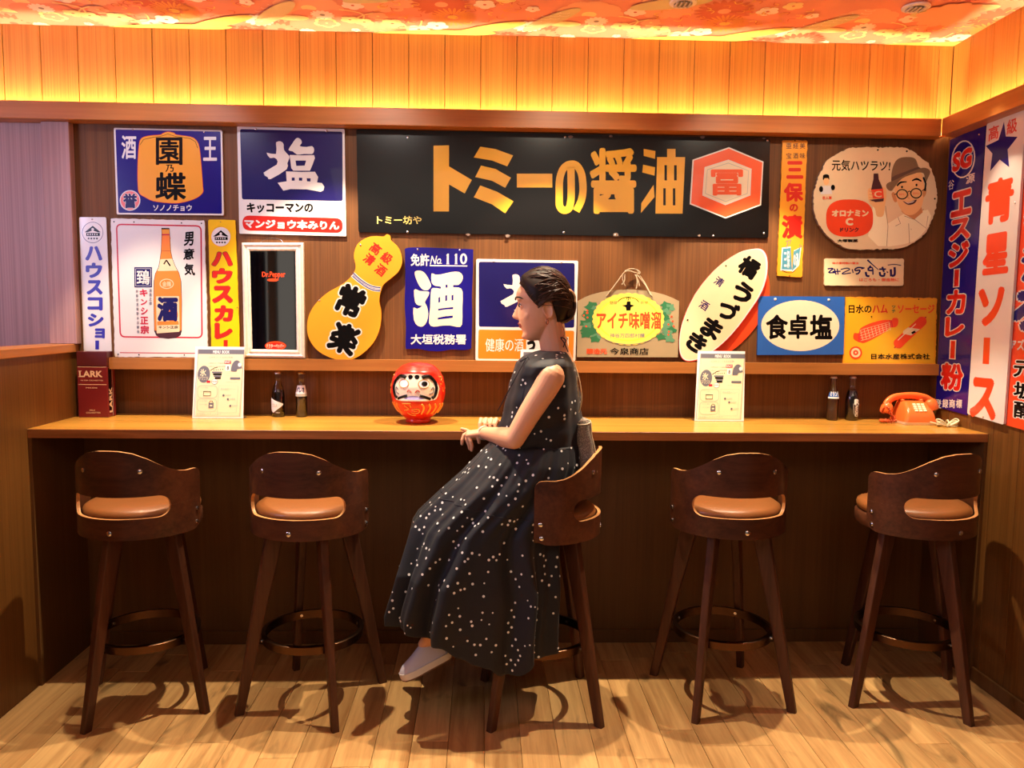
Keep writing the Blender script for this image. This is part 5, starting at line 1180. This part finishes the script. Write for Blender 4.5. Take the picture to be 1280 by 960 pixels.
for p in me.polygons:
    c = p.center
    q = c-HC
    f_ = -q.x*math.cos(HYAW)+q.y*math.sin(HYAW); s_ = -q.x*math.sin(HYAW)-q.y*math.cos(HYAW); u = q.z
    f_, u = (f_*math.cos(HPIT)-u*math.sin(HPIT))/HS, (f_*math.sin(HPIT)+u*math.cos(HPIT))/HS; s_ /= HS
    if f_ > .070 and abs(s_) < .021 and -.0625+abs(s_)*.25 < u < -.0405-abs(s_)*.25: p.material_index = 1
me.transform(Matrix.Translation(-org)); me.polygons.foreach_set('use_smooth', [True]*len(me.polygons)); me.update()
body = bpy.data.objects.new('body', me); COL.objects.link(body); body.parent = woman
# eyes and brows
for s_ in (-1, 1):
    B().ellip(hl(.0715, s_*.030, .0145), (.0115, .0115, .0115), 16, 10).make('eye', mat('eye white', rgb(226, 214, 206), .2), woman, smooth=180)
    B().ellip(hl(.0775, s_*.0315, .0145), (.0068, .0068, .0068), 14, 9).make('iris', mat('dark iris', (.01, .006, .004), .1), woman, smooth=180)
    B().tube(smoothpath([hl(.084, s_*.016, .0150), hl(.0815, s_*.030, .0222), hl(.072, s_*.043, .0150)], 5), [.0008]+[.0016]*9+[.0008], 6).make('eyelashes', HAIRM, woman, smooth=180)
    B().tube(smoothpath([hl(.0925, s_*.012, .036), hl(.0895, s_*.028, .0440), hl(.0765, s_*.046, .0425), hl(.066, s_*.056, .036)], 5), [.0030]*11+[.0024, .002, .0016, .0012, .0008], 6, flat=.8).make('eyebrow', HAIRM, woman, smooth=180)
# ---- hair: swept-back strands over a cap, low twisted bun
def skull(az, el, k=0):            # az 0 = forward, 180 = back (s side sign), el up
    ca, sa = math.cos(az), math.sin(az); ce, se = math.cos(el), math.sin(el)
    rf = .094 if ca > 0 else .080
    return (-.002+(rf+k)*ca*ce, (.0735+k)*sa*ce, .022+(.101+k)*se)
hair = B(); rings = []
# cap
HL = [(0, .70), (.35, .66), (.75, .50), (1.0, .24), (1.25, -.02), (1.36, -.16), (1.46, .02), (1.6, .14), (1.85, .10), (2.05, -.35), (2.25, -.70), (2.7, -.80), (PI, -.82)]   # hairline elevation by azimuth
for i in range(13):
    t = i/12
    rings.append([hl(*skull(a, lerp(interp(HL, abs(a)), PI/2-.01, t), .004+.014*min(1, t*4))) for a in [-PI+2*PI*k/64 for k in range(64)]])
hair.loft(rings)
bun = (-.080, .004, .005)
hb = B()
for k in range(360):
    s_ = -1 if random.random() < .25 else 1; a0 = random.uniform(0, 2.0); e0 = interp(HL, a0)+random.uniform(-.03, .05)
    if random.random() < .45: a0 = random.uniform(0, PI*.8); e0 = random.uniform(max(.5, interp(HL, a0)), 1.5)
    lift = random.uniform(.009, .020); P_ = []
    a1, e1 = PI-random.uniform(0, .35), random.uniform(-.25, .45); wob = random.uniform(-.14, .14)
    # great-circle sweep from the hairline to the bun
    v0 = Vector((math.cos(a0)*math.cos(e0), math.sin(a0)*math.cos(e0), math.sin(e0))); v1 = Vector((math.cos(a1)*math.cos(e1), math.sin(a1)*math.cos(e1), math.sin(e1)))
    for j in range(11):
        t = j/10; v = v0.lerp(v1, t)+Vector((0, .06, .20+wob))*math.sin(PI*t)*(1-.3*t); v.normalize()
        az, el = math.atan2(v.y, v.x), math.asin(v.z); q = skull(az, el, lift*min(1, .25+t*2.2)+.002*math.sin(5*t+k)); P_.append(hl(q[0], s_*q[1], q[2]))
    r = random.uniform(.0014, .0038); hb.tube(P_, [r*.5]+[r]*9+[r*.7], 6, flat=.7)
for k in range(70):       # bun strands
    ph = random.uniform(0, 2*PI); rr = random.uniform(.012, .034); zz = random.uniform(-.012, .012); P_ = []
    for j in range(13):
        t = ph+j/12*random.uniform(3.5, 4.2); P_.append(hl(bun[0]+zz+.014*math.cos(t)*.4-.004, bun[1]+rr*math.sin(t)*1.0, bun[2]+(rr*1.35)*math.cos(t)-.006*math.sin(k)))
    hb.tube(P_, random.uniform(.003, .0062), 6)
for k in range(26):
    y0 = random.uniform(-.03, .04); hb.tube(smoothpath([hl(-.066, y0, .066), hl(-.097, y0*.7, .042+.004*math.sin(k)), hl(-.107, y0*.5, .006), hl(-.096, y0*.8, -.030), hl(-.074, y0*.6, -.046), hl(-.055, y0, -.044)], 4), random.uniform(.004, .0075), 6)
hr = hair.make('hair', HAIRM, woman, smooth=180)
hb.make('hair_strands', HAIRS, hr, smooth=180)['kind'] = 'stuff'
for m_ in range(4):       # loose wisps at the nape
    B().tube(smoothpath([hl(-.055, .01*m_, -.04), hl(-.066, .012*m_, -.07-.006*m_), hl(-.062+.003*m_, .01*m_, -.10)], 4), .0007, 4).make('loose_wisp', HAIRM, hr, smooth=180)
cl = B().tube(smoothpath([hl(-.080, .040, .062), hl(-.098, .036, .052), hl(-.108, .030, .034), hl(-.106, .030, .016)], 5), [.002]+[.0055]*14+[.002], 8, flat=.6)
cl.make('hair_clip', mat('pale gold clip', rgb(236, 204, 160), .25, metal=.5), hr, smooth=180)
# earring, bracelet
ep = hl(-.010, .074, -.036)
B().tube([ep+Vector((.004*math.cos(a), 0, -.008+.010*math.sin(a))) for a in [2*PI*k/14 for k in range(15)]], .0016, 6).make('earring', mat('rose gold', rgb(220, 130, 100), .25, metal=.8), woman, smooth=180)
ax = (WR-EL).normalized(); a1 = ax.orthogonal().normalized(); a2 = ax.cross(a1)
for d_ in (-.006, .002): B().tube([WR-ax*(.012+d_)+(a1*math.cos(2*PI*k/20)+a2*math.sin(2*PI*k/20))*.0262 for k in range(21)], .0022, 6).make('bracelet', mat('pearl bracelet', rgb(206, 204, 190), .3), woman, smooth=180)

# ---- dress
DRM = mat('black navy cotton', rgb(12, 13, 25), .66, bump=(420, .2, .0008)); DRM.node_tree.nodes['Principled BSDF'].inputs['Sheen Weight'].default_value = .08
CLOTHB = mat('black cotton', rgb(24, 24, 36), .65); DOTM = mat('white dot print', rgb(238, 236, 234), .6)
def dots_on(o, rows_, parent, density):
    n = len(rows_[0]); rnd = random.Random(11); b = B(); got = []
    for i in range(len(rows_)-1):
        for k in range(n):
            a_, b_, c_, d_ = rows_[i][k], rows_[i][(k+1) % n], rows_[i+1][(k+1) % n], rows_[i+1][k]
            nr = (b_-a_).cross(d_-a_); ar = nr.length
            if rnd.random() < ar*density:
                p = a_+(b_-a_)*rnd.random()+(d_-a_)*rnd.random()
                if any((p-q).length < .014 for q in got[-260:]): continue
                got.append(p); nr = nr.normalized(); cen = sum(rows_[i], Vector())/n
                if nr.dot(p-cen) < 0: nr = -nr
                t_ = (b_-a_).normalized(); u_ = nr.cross(t_); r = rnd.choice((.0032, .0042, .0046, .0050))
                b.add([p+nr*.0012+(t_*math.cos(2*PI*j/10)+u_*math.sin(2*PI*j/10))*r for j in range(10)], [tuple(range(10))])
    d = b.make('dot_print', DOTM, parent); d['kind'] = 'stuff'; return d
def loft_px(rows, half, yc, nseg, folds, name, fold_fn=None, thick=True, dip=None, mat_=None):
    """rows: (y px, x left px, x right px); half widths by y; returns a mesh ring by ring with folds"""
    ys = [r[0] for r in rows]; tl = [(r[0], r[1]) for r in rows]; tr_ = [(r[0], r[2]) for r in rows]
    n = nseg; NR = folds; V = []; UV = []; rows_ = []
    for i in range(NR+1):
        y = lerp(ys[0], ys[-1], i/NR); xl, xr = interp(tl, y), interp(tr_, y); hw = interp(half, y); c_ = interp(yc, y)
        A = at(xl, y, Y=c_); Bp = at(xr, y, Y=c_); cen = (A+Bp)/2; rx = (Bp.x-A.x)/2; row = []
        for k in range(n):
            t = 2*PI*k/n; ct, st_ = math.cos(t), math.sin(t); amp = fold_fn(t, y) if fold_fn else 0
            ex = 1-.45*min(1, max(0, (y-640)/80)) if dip else 1.0; px_ = math.copysign(abs(ct)**ex, ct)*(rx+amp); py_ = math.copysign(abs(st_)**ex, st_)*(hw+amp)
            z = cen.z+(dip(ct, y, cen.y+py_) if dip else 0)
            row.append(Vector((cen.x+px_, cen.y+py_, z)))
        rows_.append(row)
    return rows_
def cloth(name, rows_, parent, m, thick=.003, umul=1.0):
    n = len(rows_[0]); org_ = Vector(parent['org']); vs = [p-org_ for r in rows_ for p in r]; fs = []; uvs = []
    for i in range(len(rows_)-1):
        for k in range(n): fs.append((i*n+k, i*n+(k+1) % n, (i+1)*n+(k+1) % n, (i+1)*n+k))
    me = bpy.data.meshes.new(name); me.from_pydata([tuple(v) for v in vs], [], fs); ul = me.uv_layers.new(name='UVMap')
    vlen = [0]
    for i in range(1, len(rows_)): vlen.append(vlen[-1]+sum((rows_[i][k]-rows_[i-1][k]).length for k in range(0, n, 8))/(n/8))
    circ = []
    for r in rows_: circ.append(sum((r[(k+1) % n]-r[k]).length for k in range(n)))
    cm = sum(circ)/len(circ)*umul
    li = 0; data = []
    for i in range(len(rows_)-1):
        for k in range(n):
            for (ii, kk) in ((i, k), (i, k+1), (i+1, k+1), (i+1, k)): data += [kk/n*cm, vlen[ii]]
    ul.data.foreach_set('uv', data); me.materials.append(m); me.polygons.foreach_set('use_smooth', [True]*len(me.polygons)); me.update()
    o = bpy.data.objects.new(name, me); COL.objects.link(o); o.parent = parent; o['org'] = tuple(org_)
    md = o.modifiers.new('thickness', 'SOLIDIFY'); md.thickness = thick; md.offset = 1
    return o
def fb(t, y):
    f_ = max(0, (y-470)/90); return .0035*math.sin(7*t+y*.03)*f_+.0022*math.sin(13*t+2)+.002*math.sin(y*.22+3*t)
BR = [(438, 674, 706), (441, 664, 709), (446, 654, 713), (454, 646, 717), (465, 641, 720), (480, 637, 722), (495, 633, 724), (510, 630, 725), (530, 624, 727), (545, 620, 729), (560, 613, 731)]
bh = [(438, .066), (441, .092), (446, .150), (451, .180), (456, .190), (461, .182), (470, .168), (480, .166), (500, .163), (530, .150), (560, .150)]
rows_b = loft_px(BR, bh, [(438, WY), (560, WY)], 120, 60, 'bodice', fb)
dress = cloth('dress', rows_b, woman, DRM); dress['label'] = 'black sleeveless dress with small white dots'; dots_on(dress, rows_b, dress, 520)
def fs_(t, y):
    g = min(1, max(0, (y-556)/230)); k = 0
    k += (.004+.020*g)*math.sin(11*t+.9*math.sin(y*.010)+.5); k += (.002+.010*g)*math.sin(19*t+1.3+.004*y); k += .0035*math.sin(37*t)*math.exp(-((y-575)/28)**2)
    k += .004*math.sin(31*t+.02*y)*math.exp(-((y-640)/26)**2)
    return k*(.35+.65*min(1, (y-550)/60))
SR = [(552, 614, 729), (560, 606, 731), (575, 592, 733), (590, 578, 731), (605, 562, 727), (618, 548, 722), (630, 536, 716), (642, 524, 708), (655, 517, 700), (680, 512, 697), (710, 507, 695), (740, 502, 693), (765, 497, 691), (785, 494, 690), (800, 495, 690)]
sh = [(552, .152), (575, .185), (600, .205), (640, .215), (700, .228), (760, .245), (800, .25)]
sy = [(552, WY), (800, WY-.005)]
HEM = [(485, 776), (493, 779), (525, 796), (560, 815), (600, 836), (628, 846), (645, 845), (665, 824), (692, 818)]
def dip(ct, y, py):
    g = max(0, (y-640)/160)**1.3; ex = .55
    x = 592+98*math.copysign(abs(ct)**ex, ct); z0 = at(x, 800, Y=WY).z
    yy = min(py, WY+.05)
    return g*(at(x, interp(HEM, x), Y=yy).z-z0+.006*math.sin(x*.25))
rows_s = loft_px(SR, sh, sy, 220, 110, 'skirt', fs_, dip=dip)
skirt = cloth('skirt', rows_s, woman, DRM); skirt['label'] = 'long gathered dotted skirt'; dots_on(skirt, rows_s, skirt, 540)
B().tube([rows_b[-2][k]+Vector((0, 0, .012)) for k in range(0, 120, 2)]+[rows_b[-2][0]+Vector((0, 0, .012))], .0022, 5).make('waist_seam', CLOTHB, dress, smooth=180)
# gathered tier seam across the lap
sm = [rows_s[int(110*(630-552)/248+6*math.cos(2*PI*k/220))][k]*1.0 for k in range(0, 220, 2)]
B().tube(sm+[sm[0]], .0018, 5).make('tier_seam', CLOTHB, skirt, smooth=180)
# ribbon tie at the throat and at the nape
B().tube(smoothpath([at(657, 449, Y=WY-.10), at(649, 464, Y=WY-.115), at(636, 488, Y=WY-.12), at(622, 514, Y=WY-.12)], 6), [.002]*10+[.0026]*9, 6, flat=.5).make('ribbon', CLOTHB, dress, smooth=180)
for a, b_ in (((660, 446), (650, 452)), ((660, 446), (664, 455))): B().tube([at(*a, Y=WY-.10), at(*b_, Y=WY-.112)], [.002, .005], 6, flat=.4).make('ribbon_bow', CLOTHB, dress, smooth=180)
B().tube(smoothpath([at(704, 434, Y=WY-.06), at(707, 425, Y=WY-.065), at(701, 422, Y=WY-.06), at(706, 430, Y=WY-.06), at(710, 440, Y=WY-.05)], 4), .0022, 5).make('ribbon_bow', CLOTHB, dress, smooth=180)
# shoes: pale slip-on trainers
SHO = mat('pale lilac canvas', rgb(206, 200, 214), .6, bump=(500, .15, .001)); SOL = mat('white rubber sole', rgb(232, 222, 216), .5); SOLD = mat('brown outsole', rgb(120, 84, 70), .6)
def shoe(heel, toe, upv, name_label=None):
    heel, toe = Vector(heel), Vector(toe); f_ = (toe-heel); L_ = f_.length; f_.normalize(); u = (Vector(upv)-f_*Vector(upv).dot(f_)).normalized(); s_ = f_.cross(u)
    def P3(a, b_, c): return heel+f_*(a*L_)+s_*b_+u*c
    wd = [(0, .020), (.06, .029), (.25, .032), (.5, .036), (.72, .042), (.88, .036), (.96, .024), (1.0, .008)]
    ht = [(0, .066), (.05, .080), (.2, .088), (.36, .084), (.5, .068), (.7, .046), (.88, .030), (.96, .018), (1.0, .010)]
    b = B(); rings = []
    for i in range(29):
        a = i/28; w, h_ = interp(wd, a), interp(ht, a); rings.append([P3(a, w*math.copysign(abs(math.cos(t))**.8, math.cos(t))*(1-.28*max(0, math.sin(t))), .006+h_*max(0, math.sin(t))**.8 if math.sin(t) > 0 else .006) for t in [2*PI*k/24 for k in range(24)]])
    b.loft(rings); sh_ = b.make('shoe', SHO, woman, smooth=60)
    out = lambda e, k: [P3(.5+(a-.5)*(1+e), sgn*(interp(wd, a)+.0035)*(1+e), k) for sgn, seq in ((1, [j/20 for j in range(21)]), (-1, [j/20 for j in range(20, -1, -1)])) for a in seq]
    B().loft([out(.01, -.012), out(.03, -.004), out(.02, .012)]).make('sole', SOL, sh_, smooth=50); B().loft([out(.0, -.017), out(.01, -.0121)]).make('outsole', SOLD, sh_, smooth=50)
    for k in range(4): B().tube(smoothpath([P3(.44+k*.075, -.024, .048-k*.007), P3(.45+k*.075, 0, .070-k*.009), P3(.44+k*.075, .024, .048-k*.007)], 4), .0022, 5).make('shoelace', SOL, sh_, smooth=180)
hl_, to_ = at(561, 816, Y=-.605), at(501, 846, Y=-.665)
shoe(hl_, to_, (-.42, 0, .9))
shoe(Vector(ANK2)+Vector((.03, 0, -.085)), Vector(ANK2)+Vector((-.17, -.01, -.045+-.02)), (0, 0, 1))
# small tweed bag carried on the back by a cord
bg_ = thing('shoulder_bag', 'small grey tweed bag hanging behind the woman against the stool back', 'bag', at(724, 590, Y=-.60))
c0 = at(723, 556, Y=-.60); zt, zb_ = at(722, 523, Y=-.60).z, at(724, 588, Y=-.60).z
def tweed():
    m = bpy.data.materials.new('grey tweed'); m.use_nodes = True; nt = m.node_tree; b = nt.nodes['Principled BSDF']; tc = nt.nodes.new('ShaderNodeTexCoord'); v = nt.nodes.new('ShaderNodeTexVoronoi'); v.inputs['Scale'].default_value = 260
    nt.links.new(tc.outputs['Object'], v.inputs['Vector']); cr = nt.nodes.new('ShaderNodeMix'); cr.data_type = 'RGBA'; cr.inputs[6].default_value = (*rgb(52, 44, 42), 1); cr.inputs[7].default_value = (*rgb(170, 156, 142), 1)
    nt.links.new(v.outputs['Distance'], cr.inputs[0]); nt.links.new(cr.outputs[2], b.inputs['Base Color']); b.inputs['Roughness'].default_value = .9; return m
TW = tweed()
b = B(); rings = []
for k in range(17):
    t = k/16; z = lerp(zb_, zt, t); w = lerp(.036, .026, t)*(1 if 0 < t < 1 else .8); d_ = lerp(.10, .078, t)*(1 if 0 < t < 1 else .93)
    xo = c0.x+lerp(.028, .008, t)
    rings.append([(xo+w*math.copysign(abs(math.cos(a))**.45, math.cos(a))+.0025*math.sin(9*t+3*a), c0.y+d_*math.copysign(abs(math.sin(a))**.35, math.sin(a)), z+.004*math.sin(2*a+k)) for a in [2*PI*j/40 for j in range(40)]])
b.loft(rings).make('bag_body', TW, bg_, smooth=60)
B().tube([Vector(rings[j][36])+Vector((.003, -.002, 0)) for j in range(0, 17)], .0028, 6).make('bag_trim', mat('pale bag piping', rgb(206, 190, 160), .5), bg_, smooth=180)
B().tube([Vector(p)+Vector((0, 0, .002)) for p in rings[-2]]+[Vector(rings[-2][0])+Vector((0, 0, .002))], .0026, 6).make('bag_trim', MATS['pale bag piping'], bg_, smooth=180)
for dxx in (0, 4): B().tube(smoothpath([at(716+dxx*.3, 452, Y=WY-.03), at(721+dxx*.8, 475, Y=WY-.05), at(723+dxx, 500, Y=WY-.05), at(719+dxx*.6, 522, Y=WY-.05)], 6), .0022, 6).make('strap', mat('pale leather cord', rgb(216, 190, 150), .5), bg_, smooth=180)
B().tube(smoothpath([at(728, 560, Y=-.655), at(728, 572, Y=-.665), at(733, 580, Y=-.66), at(736, 586, Y=-.65)], 5), .0035, 6).make('strap', MATS['pale leather cord'], bg_, smooth=180)
